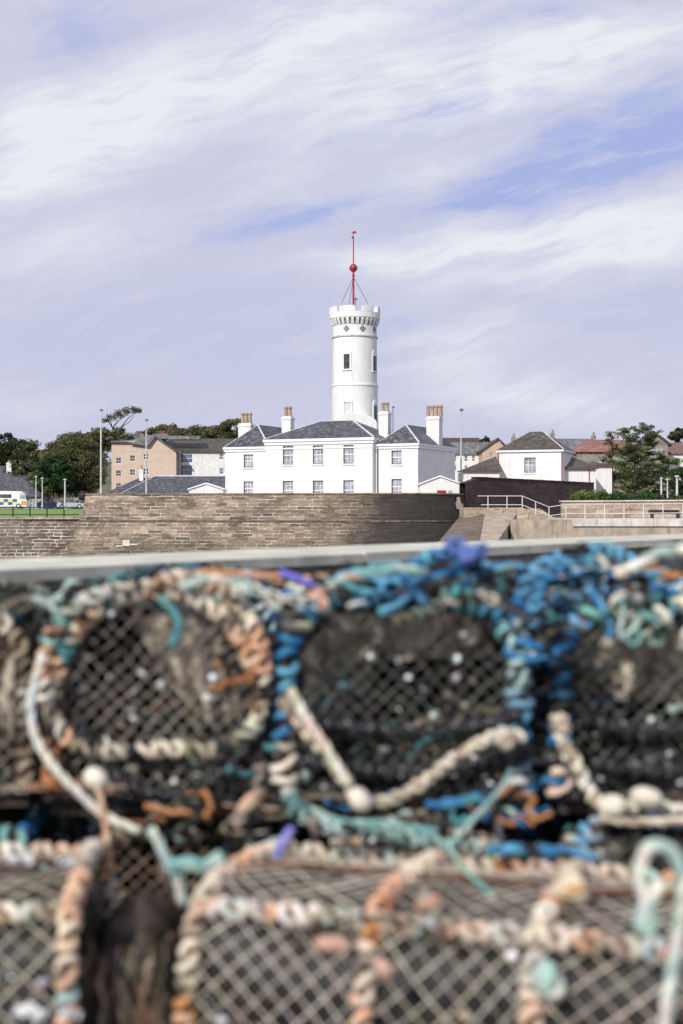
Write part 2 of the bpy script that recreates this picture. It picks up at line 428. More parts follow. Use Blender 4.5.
white = total([(330, 60, 420, 110, 10, .28), (520, 330, 240, 110, 0, .12), (60, 135, 170, 70, 20, .9), (250, 60, 240, 50, 24, .7), (420, 90, 190, 55, 12, .75), (600, 45, 160, 45, 14, .85),
               (640, 235, 200, 48, 12, .95), (470, 250, 150, 40, 14, .6), (360, 262, 120, 22, 6, .35), (450, 340, 90, 30, 15, .5),
               (540, 395, 150, 35, -12, .55), (60, 250, 150, 45, 5, .35), (430, 170, 110, 22, 22, .4), (260, 190, 120, 30, 10, .25), (30, 400, 90, 40, 0, .2), (20, 190, 120, 30, 10, .4)])
blue = total([(575, 172, 210, 46, 17, .85), (490, 185, 80, 20, 20, .6), (640, 135, 150, 36, 14, .7), (310, 213, 130, 18, 14, .75), (620, 95, 130, 16, 14, .5), (85, 25, 70, 40, 20, .35), (470, 105, 160, 26, 15, .45),
              (450, 8, 80, 16, 0, .5), (400, 330, 60, 20, 0, .22), (620, 310, 110, 40, 0, .22), (180, 330, 260, 60, 0, .16), (560, 12, 60, 12, 10, .3), (560, 130, 150, 18, 16, .4)])
def streaks(scale, ang, stretch, seed, detail=7):
    mp = node(nt, 'ShaderNodeMapping'); mp.inputs['Rotation'].default_value = (0, 0, radians(-ang))
    mp.inputs['Location'].default_value = (seed, seed*.7, 0); mp.inputs['Scale'].default_value = (1, 1, 1)
    L(nt, pw, mp.inputs['Vector'])
    mp2 = node(nt, 'ShaderNodeMapping'); mp2.inputs['Scale'].default_value = (1, stretch, 1); L(nt, mp.outputs[0], mp2.inputs['Vector'])
    n = node(nt, 'ShaderNodeTexNoise'); n.inputs['Scale'].default_value = scale; n.inputs['Detail'].default_value = detail; n.inputs['Roughness'].default_value = .6
    L(nt, mp2.outputs[0], n.inputs['Vector']); return n.outputs['Fac']
st = streaks(1.7, 14, 4.2, 3.3); st2 = streaks(5, 8, 3.2, 8.1); st3 = streaks(4.2, 17, 6.5, 5.7, 10)
stm = math_(nt, 'ADD', math_(nt, 'MULTIPLY', math_(nt, 'SUBTRACT', st, .5), 2.3), math_(nt, 'MULTIPLY', math_(nt, 'SUBTRACT', st2, .5), 1.3))
stm = math_(nt, 'ADD', stm, math_(nt, 'MULTIPLY', math_(nt, 'SUBTRACT', st3, .5), 1.6))
wm = math_(nt, 'MULTIPLY', white, math_(nt, 'ADD', 1.0, stm), clamp=True)
wm = math_(nt, 'ADD', wm, math_(nt, 'MULTIPLY', stm, .16), clamp=True)
bm = math_(nt, 'MULTIPLY', blue, math_(nt, 'SUBTRACT', 1.0, math_(nt, 'MULTIPLY', stm, 1.5)), clamp=True)
# base veil of lavender cloud over the clear sky; thinner cloud shows the sky's own blue
veil = (5.8, 6.02, 7.65); bright = (8.3, 8.4, 9.0); clear = (4.1, 4.7, 8.2)
bl = mixc(nt, .15, clear, sky.outputs[0])
c = mixc(nt, bm, veil, bl)
c = mixc(nt, wm, c, bright)
L(nt, c, bg.inputs['Color'])

# ------------------------------------------------------------------ ground, water, quay
def land_z(x, y):
    z = .45+max(0, y-98)*.0085
    z = min(z, 1.55)
    def ss(a, b, t): t = max(0, min(1, (t-a)/(b-a))); return t*t*(3-2*t)
    hill = 11 if x < 0 else 11-9*ss(0, 70, x)
    z += hill*ss(245, 340, y)+20*ss(380, 900, y)*ss(-900, 0, -abs(x)+300)
    z += .6*mnoise.noise(Vector((x*.02, y*.02, 0)))*ss(240, 300, y)
    return z
mb = MB(); xs = [-3000, -1200, -500, -250]+list(range(-160, 161, 10))+[250, 500, 1200, 3000]
ys = [103.3, 106, 110, 116, 122, 130, 140, 155, 170, 190, 210, 228, 245, 255, 265, 275, 290, 305, 320, 340, 380, 450, 600, 900, 2000, 6000]
nx = len(xs)
mb.add([(x, y, land_z(x, y)) for y in ys for x in xs], [(j*nx+i, j*nx+i+1, (j+1)*nx+i+1, (j+1)*nx+i) for j in range(len(ys)-1) for i in range(nx-1)])
struct(mb.build('ground', M['land'], smooth=True))
# grass field left
mb = MB(); xs2 = [-90+i*3.2 for i in range(23)]; ys2 = [103.1, 110, 120, 135, 155, 175, 200, 214]
mb.add([(x, y, land_z(x, y)+.05) for y in ys2 for x in xs2], [(j*23+i, j*23+i+1, (j+1)*23+i+1, (j+1)*23+i) for j in range(7) for i in range(22)])
struct(mb.build('grass_lawn', M['grass'], smooth=True))
mb = MB(); mb.add([(-120, 214, land_z(-40, 214)+.06), (40, 214, land_z(-40, 214)+.06), (40, 236, land_z(-40, 236)+.06), (-120, 236, land_z(-40, 236)+.06)], [(0, 1, 2, 3)])
struct(mb.build('road', M['asphalt']))
mb = MB(); mb.add([(-4000, -600, -3.5), (4000, -600, -3.5), (4000, 7000, -3.5), (-4000, 7000, -3.5)], [(0, 1, 2, 3)])
struct(mb.build('harbour_water', M['water']))

# near sea wall, running away to the right
wd = Vector((.546, .838, 0)); wnrm = Vector((-.838, .546, 0)); A = Vector((-.98, 4.07, 0))
def wpt(t, o): return A+wd*t+wnrm*o
q0, q1 = wpt(-14, 0), wpt(42, 0)
mb = MB(); mb.prism_z([(q0.x, q0.y), (-12, -9), (40, -9), (q1.x, q1.y)], -4.6, 0)
struct(mb.build('quay_floor', M['quay']))
root = thing('sea_wall', 'low grey sea wall with pale coping running behind the lobster creels', 'sea wall', wpt(0, 0))
mb = MB()
a0, a1, b0, b1 = wpt(-14, 0)-A, wpt(42, 0)-A, wpt(-14, .66)-A, wpt(42, .66)-A
mb.prism_z([(a0.x, a0.y), (a1.x, a1.y), (b1.x, b1.y), (b0.x, b0.y)], -4.6, .815)
mb.build('wall_face', M['sea_wall'], root)
mb = MB(); t = -14
while t < 42:
    e = t+1.9+.2*random.random()
    c_ = [wpt(t+.006, -.03)-A, wpt(e-.006, -.03)-A, wpt(e-.006, .69)-A, wpt(t+.006, .69)-A]
    mb.prism_z([(q.x, q.y) for q in c_], .818, .856+random.uniform(-.0015, .0015)); t = e
mb.build('coping', M['coping'], root)
# ------------------------------------------------------------------ harbour walls
def ribbon(mb, top, bot, z0, z1, n, u0=0, flip=False):
    """battered wall skin between a top and a bottom plan path, UV in metres"""
    u = u0
    for i in range(len(top)-1):
        du = (Vector(top[i+1])-Vector(top[i])).length
        for k in range(n):
            a, b = k/n, (k+1)/n
            def pt(j, t): return (bot[j][0]+(top[j][0]-bot[j][0])*t, bot[j][1]+(top[j][1]-bot[j][1])*t, z0+(z1-z0)*t)
            za, zb = z0+(z1-z0)*a, z0+(z1-z0)*b
            vs = [pt(i, a), pt(i+1, a), pt(i+1, b), pt(i, b)]
            mb.add(vs, [(0, 1, 2, 3)], None, [[(u, za), (u+du, za), (u+du, zb), (u, zb)]])
        u += du
    return u
def offset_path(path, d):
    out = []
    for i in range(len(path)):
        a = Vector(path[max(i-1, 0)]); b = Vector(path[min(i+1, len(path)-1)])
        t = (b-a).normalized(); out.append((path[i][0]+t.y*d, path[i][1]-t.x*d))
    return out
# bastion plan (top edge), left flank -> corner -> front -> rounded right flank
A_ = Vector((PX(84, 101), 101)); B_ = Vector((PX(378, 97.5), 97.5)); C_ = Vector((PX(464, 102.5), 102.5))
path = [(A_.x-.6, 128), (A_.x-.35, 108)]
for i in range(7):
    t = i/6; a = Vector((A_.x-.25, 103)); c_ = Vector((A_.x, 101)); e = A_+Vector((1.6, -.16))
    p_ = a*(1-t)**2+c_*2*t*(1-t)+e*t*t; path.append((p_.x, p_.y))
for i in range(1, 12): p_ = (A_+Vector((1.6, -.16))).lerp(B_, i/11); path.append((p_.x, p_.y))
for i in range(1, 13):
    t = i/12; p_ = B_*(1-t)**2+Vector((7.0, 96.6))*2*t*(1-t)+C_*t*t; path.append((p_.x, p_.y))
BT = 2.24      # top of the parapet
wall = thing('bastion_wall', 'big battered ashlar bastion wall in front of the white signal house', 'harbour wall', (A_.x, 101, -3.5))
wl = lambda p: [(x-A_.x, y-101) for x, y in p]
mb = MB(); zs = .40
mid = offset_path(path, .42); low = offset_path(path, 2.1)
ribbon(mb, wl(path), wl(mid), zs+3.5, BT+3.5, 3, 20); ribbon(mb, wl(mid), wl(low), 0, zs+3.5, 6, 20)
# UVs carry the height, so shift them back to world height
mb.uv = [[(a, b-3.5) for a, b in q] for q in mb.uv]
inner = offset_path(path, -.5)
mb.add([(x-A_.x, y-101, BT+3.5) for x, y in path+inner[::-1]], [(i, i+1, 2*len(path)-2-i, 2*len(path)-1-i) for i in range(len(path)-1)])
ribbon(mb, wl(inner)[::-1], wl(inner)[::-1], 4.6, BT+3.5, 1)
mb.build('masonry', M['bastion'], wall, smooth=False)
M['stringc'] = mottled('dark_ledge_stone', (.07, .055, .045), (.2, .155, .12), 2.5, .9)
mb = MB(); oo = offset_path(path, .50); ii = offset_path(path, .30)
for i in range(len(path)-1):
    q = [oo[i], oo[i+1], ii[i+1], ii[i]]; mb.prism_z([(x-A_.x, y-101) for x, y in q], zs+3.5-.07, zs+3.5+.06)
mb.build('string_course', M['stringc'], wall)
mb = MB(); oo = offset_path(path, .06); ii = offset_path(path, -.6)
for i in range(len(path)-1):
    q = [oo[i], oo[i+1], ii[i+1], ii[i]]; mb.prism_z([(x-A_.x, y-101) for x, y in q], BT+3.5+.004, BT+3.5+.10)
mb.build('coping', mottled('bastion_coping', (.14, .11, .085), (.34, .27, .2), 1.6, .9), wall)
# pale repair patches and a small statue-like stain on the face of the bastion
mb = MB()
for px_, py_, w_, h_ in ((126, 543, .5, .42), (119, 546, .4, .10), (134, 544.5, .5, .10)):
    y_ = 99.3; z_ = PZ(py_, y_); x_ = PX(px_, y_); f_ = (x_-A_.x)/(B_.x-A_.x); yf = lambda z: 101+(B_.y-101)*f_-.42-(.4-z)*.431-.05
    mb.add([(x_-A_.x+sx_*w_/2, yf(z_+sz*h_/2)-101, z_+3.5+sz*h_/2) for sx_, sz in ((-1, -1), (1, -1), (1, 1), (-1, 1))], [(0, 1, 2, 3)])
mb.build('repair_patch', mottled('pale_repair_mortar', (.5, .42, .34), (.7, .62, .53), 2.4, .9), wall)
court = [(x, y) for x, y in offset_path(path, -.4)]+[(15, 112), (22, 135), (A_.x, 135)]
mb = MB(); mb.prism_z(court, -1, 1.15)
struct(mb.build('courtyard', M['gravel']))

# brown rubble wall on the left with its iron railing
mb = MB(); tp = [(-75, 102.6), (-40, 102.5), (-28, 102.4), (PX(88, 102.8), 102.6)]
bt = [(x, y-.3) for x, y in tp]
w2 = thing('rubble_wall', 'brown rubble harbour wall below the grass and black railing', 'harbour wall', (-22, 101.1, -3.5))
T2 = .50
lw = lambda p: [(x+22, y-101.1) for x, y in p]
ribbon(mb, lw(tp), lw(bt), 0, T2+3.5, 5); mb.uv = [[(a, b-3.5) for a, b in q] for q in mb.uv]
mb.build('masonry', M['rubble'], w2)
mb = MB(); x = -60
while x < -18.4:
    w_ = .55+.5*random.random(); mb.box(x+22, x+w_-.03+22, 1.27, 1.95, T2+3.5, T2+3.5+.08+.1*random.random()); x += w_
mb.build('coping', mottled('rough_coping', (.3, .22, .16), (.5, .4, .31), 2, .9), w2)
rl = thing('railing', 'black iron railing on the brown rubble wall', 'railing', (-22, 103.4, T2))
for px_ in (-73, -55, -38, -21, -4, 13, 30, 47, 64):
    mb = MB(); mb.box(PX(px_, 103.4)+22-.045, PX(px_, 103.4)+22+.045, -.045, .045, -.1, PZ(506.3, 103.4)-T2); mb.build('post', M['black'], rl)
for py_ in (507.3, 514.6):
    mb = MB(); mb.tube([(-12, 0, PZ(py_, 103.4)-T2), (PX(79, 103.4)+22, 0, PZ(py_, 103.4)-T2)], .035, 6); mb.build('rail', M['black'], rl)

# dark purple-brown wall right of the bastion
Wn = Vector((PX(465, 102.3), 102.3)); We = Vector((PX(594, 116), 116))
pth = [Wn.lerp(We, i/12) for i in range(13)]
w3 = thing('courtyard_wall', 'tall dark purple-brown stone wall behind the white handrail', 'stone wall', (Wn.x, Wn.y, 0))
def wz(t):
    if t < .01: return PZ(489, 102)
    return 3.55-.18*t
mb = MB(); u = 0
for i in range(12):
    a, b = pth[i], pth[i+1]; du = (b-a).length
    za = PZ(483, 102) if i == 0 else wz(i/12); zb = PZ(478.5, 103) if i == 0 else wz((i+1)/12)
    mb.add([(a.x-Wn.x, a.y-Wn.y, -1), (b.x-Wn.x, b.y-Wn.y, -1), (b.x-Wn.x, b.y-Wn.y, zb), (a.x-Wn.x, a.y-Wn.y, za)], [(0, 1, 2, 3)], None, [[(u, -1), (u+du, -1), (u+du, zb), (u, za)]])
    nn = Vector((-(b-a).y, (b-a).x)).normalized()*.5
    mb.add([(a.x-Wn.x, a.y-Wn.y, za), (b.x-Wn.x, b.y-Wn.y, zb), (b.x+nn.x-Wn.x, b.y+nn.y-Wn.y, zb), (a.x+nn.x-Wn.x, a.y+nn.y-Wn.y, za)], [(0, 1, 2, 3)])
    mb.add([(a.x+nn.x-Wn.x, a.y+nn.y-Wn.y, -1), (b.x+nn.x-Wn.x, b.y+nn.y-Wn.y, -1), (b.x+nn.x-Wn.x, b.y+nn.y-Wn.y, zb), (a.x+nn.x-Wn.x, a.y+nn.y-Wn.y, za)], [(3, 2, 1, 0)])
    u += du
a = pth[-1]; mb.add([(a.x-Wn.x, a.y-Wn.y, -1), (a.x-Wn.x-.35, a.y-Wn.y+.35, -1), (a.x-Wn.x-.35, a.y-Wn.y+.35, 3.37), (a.x-Wn.x, a.y-Wn.y, 3.37)], [(0, 1, 2, 3)])
mb.build('masonry', M['purple_wall'], w3)
mb = MB()
for i in range(12):
    a, b = pth[i], pth[i+1]; t_ = (b-a).normalized(); nn = Vector((-t_.y, t_.x))
    za = (PZ(483, 102) if i == 0 else wz(i/12)); 
    q = [a-nn*.06+t_*.01, b-nn*.06-t_*.01, b+nn*.55-t_*.01, a+nn*.55+t_*.01]
    if i: mb.prism_z([(p.x-Wn.x, p.y-Wn.y) for p in q], za-.01, za+.05)
mb.build('coping', mottled('dark_coping', (.06, .045, .045), (.14, .11, .1), 2, .9), w3)
# pale carved stone in the angle
mb = MB(); y_ = 100.2
mb.prism_y([(PX(x, y_), PZ(z, y_)) for x, z in ((453, 509), (463, 509), (463.5, 505), (460.5, 502), (460, 497), (457, 497), (456.5, 502), (454, 505))], y_, y_+2.4)
tag(mb.build('carved_stone', mottled('pale_carved_stone', (.2, .15, .14), (.34, .27, .25), 3, .9)), 'pale weathered stone set in the dark angle of the bastion', 'stone block')

# quayside on the right: platform, ramps, parapet
def blk(name, label, cat, poly, Y, depth, mat, parent=None):
    """solid whose front outline is poly (picture-measured) at depth Y"""
    mb = MB(); q = [(PX(x, Y), PZ(z, Y)) for x, z in poly]; mb.prism_y(q, Y, Y+depth)
    # masonry UVs
    uvs = []
    for f in mb.f: uvs.append([(mb.v[k][0]+mb.v[k][1]*.7, mb.v[k][2]) for k in f])
    mb.uv = uvs; mb.hasuv = True
    o = mb.build(name, mat, parent)
    if label: tag(o, label, cat)
    return o
blk('platform_wall', 'tan stone landing below the level part of the white handrail', 'landing', [(468, 507.5), (521, 507.5), (549, 519.5), (549, 600), (464, 600), (464, 508.5)], 88, 3.5, M['tanstone'])
blk('inner_landing', 'inner part of the tan landing against the dark wall', 'landing', [(484, 508.5), (540, 508.5), (556, 519), (556, 600), (484, 600)], 91.6, 9, M['tanstone'])
blk('quay_wall', 'tan stained quay wall right of the slipway', 'quay wall', [(511, 519.8), (573, 519.8), (573, 640), (509, 640)], 80, 7.8, M['tan_conc'])
blk('quay_wall', 'long quay wall with whitewashed upper band at right', 'quay wall', [(573, 526.5), (760, 526.5), (760, 640), (573, 640)], 80, 11, M['tan_conc'])
blk('quay_kerb', 'whitewashed kerb band along the edge of the right quay', 'kerb', [(573, 519), (760, 519), (760, 526.3), (573, 526.3)], 79.9, 11, M['pale_conc'])
mb = MB(); mb.box(PX(562, 91), 60, 91.0, 140, -2, .66); struct(mb.build('pavement', M['quay']))
blk('parapet_wall', 'pale sandstone parapet behind the handrail with hedge above', 'stone wall', [(562, 502), (800, 500.5), (800, 530), (562, 530)], 92, .6, M['tanstone'])
blk('parapet_cap', 'thin pale cap along the sandstone parapet', 'coping', [(561, 500.6), (801, 499), (801, 500.4), (561, 501.9)], 91.9, .8, M['pale_conc'])
def quad_solid(name, label, cat, top, zb, mat):
    mb = MB(); n = len(top); cx = sum(p.x for p in top)/n; cy = sum(p.y for p in top)/n
    vs = [tuple(p) for p in top]+[(p.x, p.y, zb) for p in top]
    fs = [tuple(range(n)), tuple(range(2*n-1, n-1, -1))]+[(i, i+n, (i+1) % n+n, (i+1) % n) for i in range(n)]
    uv = [[(vs[k][0]+.3*vs[k][2], vs[k][1]*.5+vs[k][2]) for k in f] for f in fs]
    mb.add(vs, fs, None, uv); o = mb.build(name, mat); tag(o, label, cat); return o
quad_solid('slipway', 'pale sunlit sloping slipway slab with a dark gap beside it', 'slipway', [P(479, 546, 71), P(494, 546, 71), P(517, 513, 87), P(485, 513.5, 87)], -4, M['ramp'])
quad_solid('harbour_steps', 'brown stone steps descending beside the dark bastion flank', 'steps', [P(430, 552, 74), P(482.6, 552, 74), P(484.8, 514.2, 87.8), P(463, 512.5, 92)], -4, M['steps'])
# white handrail
rY = 84
hr = thing('handrail', 'white tubular handrail stepping down along the landing and quay', 'handrail', (PX(549, rY), rY, .6))
def rp(px_, py_, Y=None): q = P(px_, py_, Y or rY); return q-hr.location
for pts in ([(477.5, 496), (522, 496), (549, 507), (566, 504.6), (800, 502.5)], [(481, 504.8), (522, 504.8), (549, 515.6), (566, 513.8), (800, 512)]):
    mb = MB(); mb.tube([rp(*p) for p in pts], .024, 8); mb.build('rail', M['white_rail'], hr)
for px_, t_, b_ in ((488, 496, 508.5), (507, 496, 508.5), (522.3, 496, 508.5), (535.6, 501.5, 514.5), (549, 507, 520), (566, 504.7, 520), (585, 504.5, 520), (604.5, 504.3, 520), (624, 504.1, 520), (643.5, 503.9, 520), (663, 503.7, 522), (683, 503.6, 522), (703, 503.4, 522)):
    mb = MB(); mb.tube([rp(px_, t_), rp(px_, b_)], .03, 8); mb.build('post', M['white_rail'], hr)
bn = thing('bench', 'dark low bench in front of the sandstone parapet', 'bench', (PX(665, 88), 88, PZ(520, 88)))
mb = MB()
for k in range(3): mb.box(-.95, .95, -.3+k*.2, -.13+k*.2, .36, .42)
mb.build('seat', M['black'], bn)
for sx_ in (-.8, .8):
    mb = MB(); mb.box(sx_-.06, sx_+.06, -.25, .25, -.1, .355); mb.build('leg', M['black'], bn)
mb = MB(); mb.box(-.95, .95, .28, .33, .43, .62); mb.build('backrest', M['black'], bn)

# ------------------------------------------------------------------ buildings
def facade(mb, O, ux, uy, Wd, z0, z1, ops, depth):
    """wall face with real openings and reveals. O corner (x,y), (ux,uy) along; inward is (-uy,ux)"""
    us = sorted({0, Wd, *[o[0] for o in ops], *[o[1] for o in ops]}); zs_ = sorted({z0, z1, *[o[2] for o in ops], *[o[3] for o in ops]})
    def pt(u, z, d_=0): return (O[0]+ux*u-uy*d_, O[1]+uy*u+ux*d_, z)
    for a, b in zip(us, us[1:]):
        for c_, e in zip(zs_, zs_[1:]):
            if any(o[0] <= a+1e-6 and o[1] >= b-1e-6 and o[2] <= c_+1e-6 and o[3] >= e-1e-6 for o in ops): continue
            mb.add([pt(a, c_), pt(b, c_), pt(b, e), pt(a, e)], [(0, 1, 2, 3)])
    for a, b, c_, e in ops:
        mb.add([pt(a, c_), pt(b, c_), pt(b, e), pt(a, e), pt(a, c_, depth), pt(b, c_, depth), pt(b, e, depth), pt(a, e, depth)],
               [(0, 1, 5, 4), (1, 2, 6, 5), (2, 3, 7, 6), (3, 0, 4, 7)])
def window(parent, O, ux, uy, u0, u1, z0, z1, depth=.16, frame='white_trim', glass='glass', rows=4, cols=3, edge=.05, sill=None, reveal=None, sash=True):
    def pt(u, z, d_): return (O[0]+ux*u-uy*d_, O[1]+uy*u+ux*d_, z)
    def bar(mb, a, b, c_, e, d0, d1):
        vs = [pt(a, c_, d0), pt(b, c_, d0), pt(b, e, d0), pt(a, e, d0), pt(a, c_, d1), pt(b, c_, d1), pt(b, e, d1), pt(a, e, d1)]
        mb.add(vs, [(0, 1, 2, 3), (7, 6, 5, 4), (0, 4, 5, 1), (1, 5, 6, 2), (2, 6, 7, 3), (3, 7, 4, 0)])
    mb = MB(); e = edge
    bar(mb, u0+.003, u0+e, z0+.003, z1-.003, depth-.07, depth); bar(mb, u1-e, u1-.003, z0+.003, z1-.003, depth-.07, depth)
    bar(mb, u0+e, u1-e, z0+.003, z0+e, depth-.07, depth); bar(mb, u0+e, u1-e, z1-e, z1-.003, depth-.07, depth)
    fr = mb.build('window', M[reveal or frame], parent)
    if sash:
        mb = MB(); zm = (z0+z1)/2
        bar(mb, u0+e, u1-e, zm-.035, zm+.035, depth-.05, depth-.01)
        for k in range(1, cols):
            x = u0+(u1-u0)*k/cols; bar(mb, x-.016, x+.016, z0+e, zm-.035, depth-.04, depth-.012); bar(mb, x-.016, x+.016, zm+.035, z1-e, depth-.04, depth-.012)
        for zc in ((z0+zm)/2, (z1+zm)/2)[:rows//2 if rows > 2 else 0] if rows >= 2 else ():
            for k in range(cols):
                xa = u0+(u1-u0)*k/cols+.018; xb = u0+(u1-u0)*(k+1)/cols-.018
                bar(mb, max(xa, u0+e), min(xb, u1-e), zc-.014, zc+.014, depth-.04, depth-.012)
        mb.build('sash', M[frame], fr)
    mb = MB(); bar(mb, u0+e*.6, u1-e*.6, z0+e*.6, z1-e*.6, depth-.008, depth+.01); mb.build('pane', M[glass], fr)
    if sill:
        mb = MB(); bar(mb, u0-.08, u1+.08, z0-.13, z0-.004, -.07, .1); mb.build('sill', M[sill], fr)
    return fr
def hip_roof(mb, x0, x1, y0, y1, z, rise, ridge='x', ov=.3, front_hip=True, th=.12):
    x0 -= ov; x1 += ov; y0 -= ov; y1 += ov
    if ridge == 'x':
        h = (y1-y0)/2; hx = h*.95; r0, r1 = (x0+hx, (y0+y1)/2), (x1-hx, (y0+y1)/2)
    else:
        h = (x1-x0)/2; hx = h*.95; r0, r1 = ((x0+x1)/2, y0+hx), ((x0+x1)/2, y1-hx)
    vs = [(x0, y0, z), (x1, y0, z), (x1, y1, z), (x0, y1, z), (r0[0], r0[1], z+rise), (r1[0], r1[1], z+rise)]
    if ridge == 'x': fs = [(0, 1, 5, 4), (1, 2, 5), (2, 3, 4, 5), (3, 0, 4), (3, 2, 1, 0)]
    else: fs = [(0, 1, 4), (1, 2, 5, 4), (2, 3, 5), (3, 0, 4, 5), (3, 2, 1, 0)]
    mb.add(vs, fs); return [Vector(v) for v in vs]
def gable_roof(mb, x0, x1, y0, y1, z, rise, ridge='x', ov=.3, th=.15):
    if ridge == 'x':
        ym = (y0+y1)/2; pr = [(y0-ov, z), (ym, z+rise), (y1+ov, z), (y1+ov, z-th), (ym, z+rise-th), (y0-ov, z-th)]
        vs = [(x0-ov, y, zz) for y, zz in pr]+[(x1+ov, y, zz) for y, zz in pr]
    else:
        xm = (x0+x1)/2; pr = [(x0-ov, z), (xm, z+rise), (x1+ov, z), (x1+ov, z-th), (xm, z+rise-th), (x0-ov, z-th)]
        vs = [(x, y0-ov, zz) for x, zz in pr]+[(x, y1+ov, zz) for x, zz in pr]
    fs = [(0, 1, 4, 5), (1, 2, 3, 4), (6, 7, 10, 11), (7, 8, 9, 10)]+[(i, (i+1) % 6, (i+1) % 6+6, i+6) for i in range(6)]
    mb.add(vs, fs)
def chimney(parent, x, y, z0, z1, w, d_, mat, npots, ph, pr=.13, arrange='x'):
    mb = MB(); mb.box(x-w/2, x+w/2, y-d_/2, y+d_/2, z0, z1-.28); mb.box(x-w/2-.06, x+w/2+.06, y-d_/2-.06, y+d_/2+.06, z1-.278, z1-.13); mb.box(x-w/2+.02, x+w/2-.02, y-d_/2+.02, y+d_/2-.02, z1-.128, z1)
    ch = mb.build('chimney', M[mat], parent)
    for k in range(npots):
        o = (k-(npots-1)/2)*pr*2.25
        px_, py_ = (x+o, y+.02*(k % 2)) if arrange == 'x' else (x+.05*(k % 2), y+o)
        mb = MB(); mb.lathe([(pr*1.05, 0), (pr*.95, .05), (pr*.8, ph*.75), (pr*1.05, ph*.8), (pr*1.05, ph*.92), (pr*.85, ph)], (px_, py_, z1+.003), 12)
        mb.build('chimney_pot', M['pot'], ch, smooth=False)
    return ch

# ---- signal house
TH = radians(25); cT, sT = cos(TH), sin(TH)
HC = Vector((PX(372.5, 113), 113, 1.15))
house = thing('signal_house', 'two-storey white signal house with grey hipped slate roofs and four chimneys', 'house', HC, -TH)
def solve_u(px_, v):   # local u on the line v=const seen at picture column px
    k = (px_-341.5)/F; return (k*(HC.y+v*cT)-HC.x-v*sT)/(cT+k*sT)
def solve_v(px_, u):
    k = (px_-341.5)/F; return (k*(HC.y-u*sT)-HC.x-u*cT)/(sT-k*cT)
def hz(py_, u, v): return PZ(py_, HC.y-u*sT+v*cT)-HC.z
uL = solve_u(266, 0); D = 7.0; sb = .55
uLL = solve_u(225.3, sb); uRR = solve_u(418, sb); wD = min(8.5, max(5, solve_v(455, uRR)-sb))
zT = hz(440, 0, 0); zW = hz(445.5, uRR, sb)
wtop = 3.3
# main block
def opening(px_, pw_, t_, b_, v, O_u):
    a = solve_u(px_-pw_/2, v); b = solve_u(px_+pw_/2, v); m_ = (a+b)/2
    return [a-O_u, b-O_u, hz(b_, m_, v), hz(t_, m_, v)]
opsM = [opening(px_, 10.5, t_, b_, 0, uL) for px_, t_, b_ in ((288, 446, 464.5), (318, 445.5, 464), (348.5, 445, 463.5))]
hw = sum(o[3]-o[2] for o in opsM)/3
opsM += [[o[0], o[1], hz(480, 0, 0)-hw-.1, hz(480, 0, 0)] for o in opsM]
mb = MB()
facade(mb, (uL, 0), 1, 0, -uL, -.1, zT, opsM, .2)
mb.add([(uL, 0, -.1), (uL, D, -.1), (uL, D, zT), (uL, 0, zT)], [(3, 2, 1, 0)]); mb.add([(0, 0, -.1), (0, D, -.1), (0, D, zT), (0, 0, zT)], [(0, 1, 2, 3)])
mb.add([(uL, D, -.1), (0, D, -.1), (0, D, zT), (uL, D, zT)], [(3, 2, 1, 0)])
mb.build('wall', M['white'], house)
for o in opsM: window(house, (uL, 0), 1, 0, *o, reveal='maroon', sill='white_old')
# wings
zsill = hz(467, uLL, sb)
opsL = [opening(248.4, 9.6, 454.5, 467.5, sb, uLL)]; hL = opsL[0][3]-opsL[0][2]
opsL.append([opsL[0][0], opsL[0][1], hz(481.5, uLL+1.8, sb)-hL-.1, hz(481.5, uLL+1.8, sb)])
opsR = [opening(396.5, 10.2, 450.5, 464.2, sb, 0)]; hR = opsR[0][3]-opsR[0][2]
opsR.append([opsR[0][0], opsR[0][1], hz(479, 1.8, sb)-hR-.15, hz(479, 1.8, sb)])
for (a, b, ops) in ((uLL, uL-.004, opsL), (.004, uRR, opsR)):
    mb = MB(); O_u = uLL if a == uLL else 0
    ops2 = [[o[0]-(a-O_u), o[1]-(a-O_u), o[2], o[3]] for o in ops]
    facade(mb, (a, sb), 1, 0, b-a, -.1, zW, ops2, .2)
    mb.add([(a, sb, -.1), (a, sb+wD, -.1), (a, sb+wD, zW), (a, sb, zW)], [(3, 2, 1, 0)]); mb.add([(b, sb, -.1), (b, sb+wD, -.1), (b, sb+wD, zW), (b, sb, zW)], [(0, 1, 2, 3)])
    mb.add([(a, sb+wD, -.1), (b, sb+wD, -.1), (b, sb+wD, zW), (a, sb+wD, zW)], [(3, 2, 1, 0)])
    mb.build('wing_wall', M['white'], house)
    for o in ops2: window(house, (a, sb), 1, 0, *o, reveal='maroon', sill='white_old')
    # cornice
    mb = MB(); a2 = a-.14 if a == uLL else a; b2 = b+.14 if a != uLL else b
    mb.box(a2, b2, sb-.2, sb+wD+.2, zW+.003, zW+.18); mb.box(a2+.04, b2-.04, sb-.1, sb+wD+.1, zW-.2, zW)
    mb.build('cornice', M['white_trim'], house)
    mb = MB(); rz = hz(425, (a+b)/2, sb+2)-zW-.2
    x0, x1 = a2+.02, b2-.02
    vv = hip_roof(mb, x0, x1, sb, sb+wD, zW+.19, rz, 'y', ov=.16 if False else .0)
    rf = mb.build('roof', M['slate'], house)
    mb = MB()
    for i, j, r_ in ((0, 4, .03), (1, 4, .07), (4, 5, .03)): mb.tube([vv[i]+Vector((0, 0, .02)), vv[j]+Vector((0, 0, .02))], r_, 6)
    mb.build('hip_flashing', M['lead'], rf)
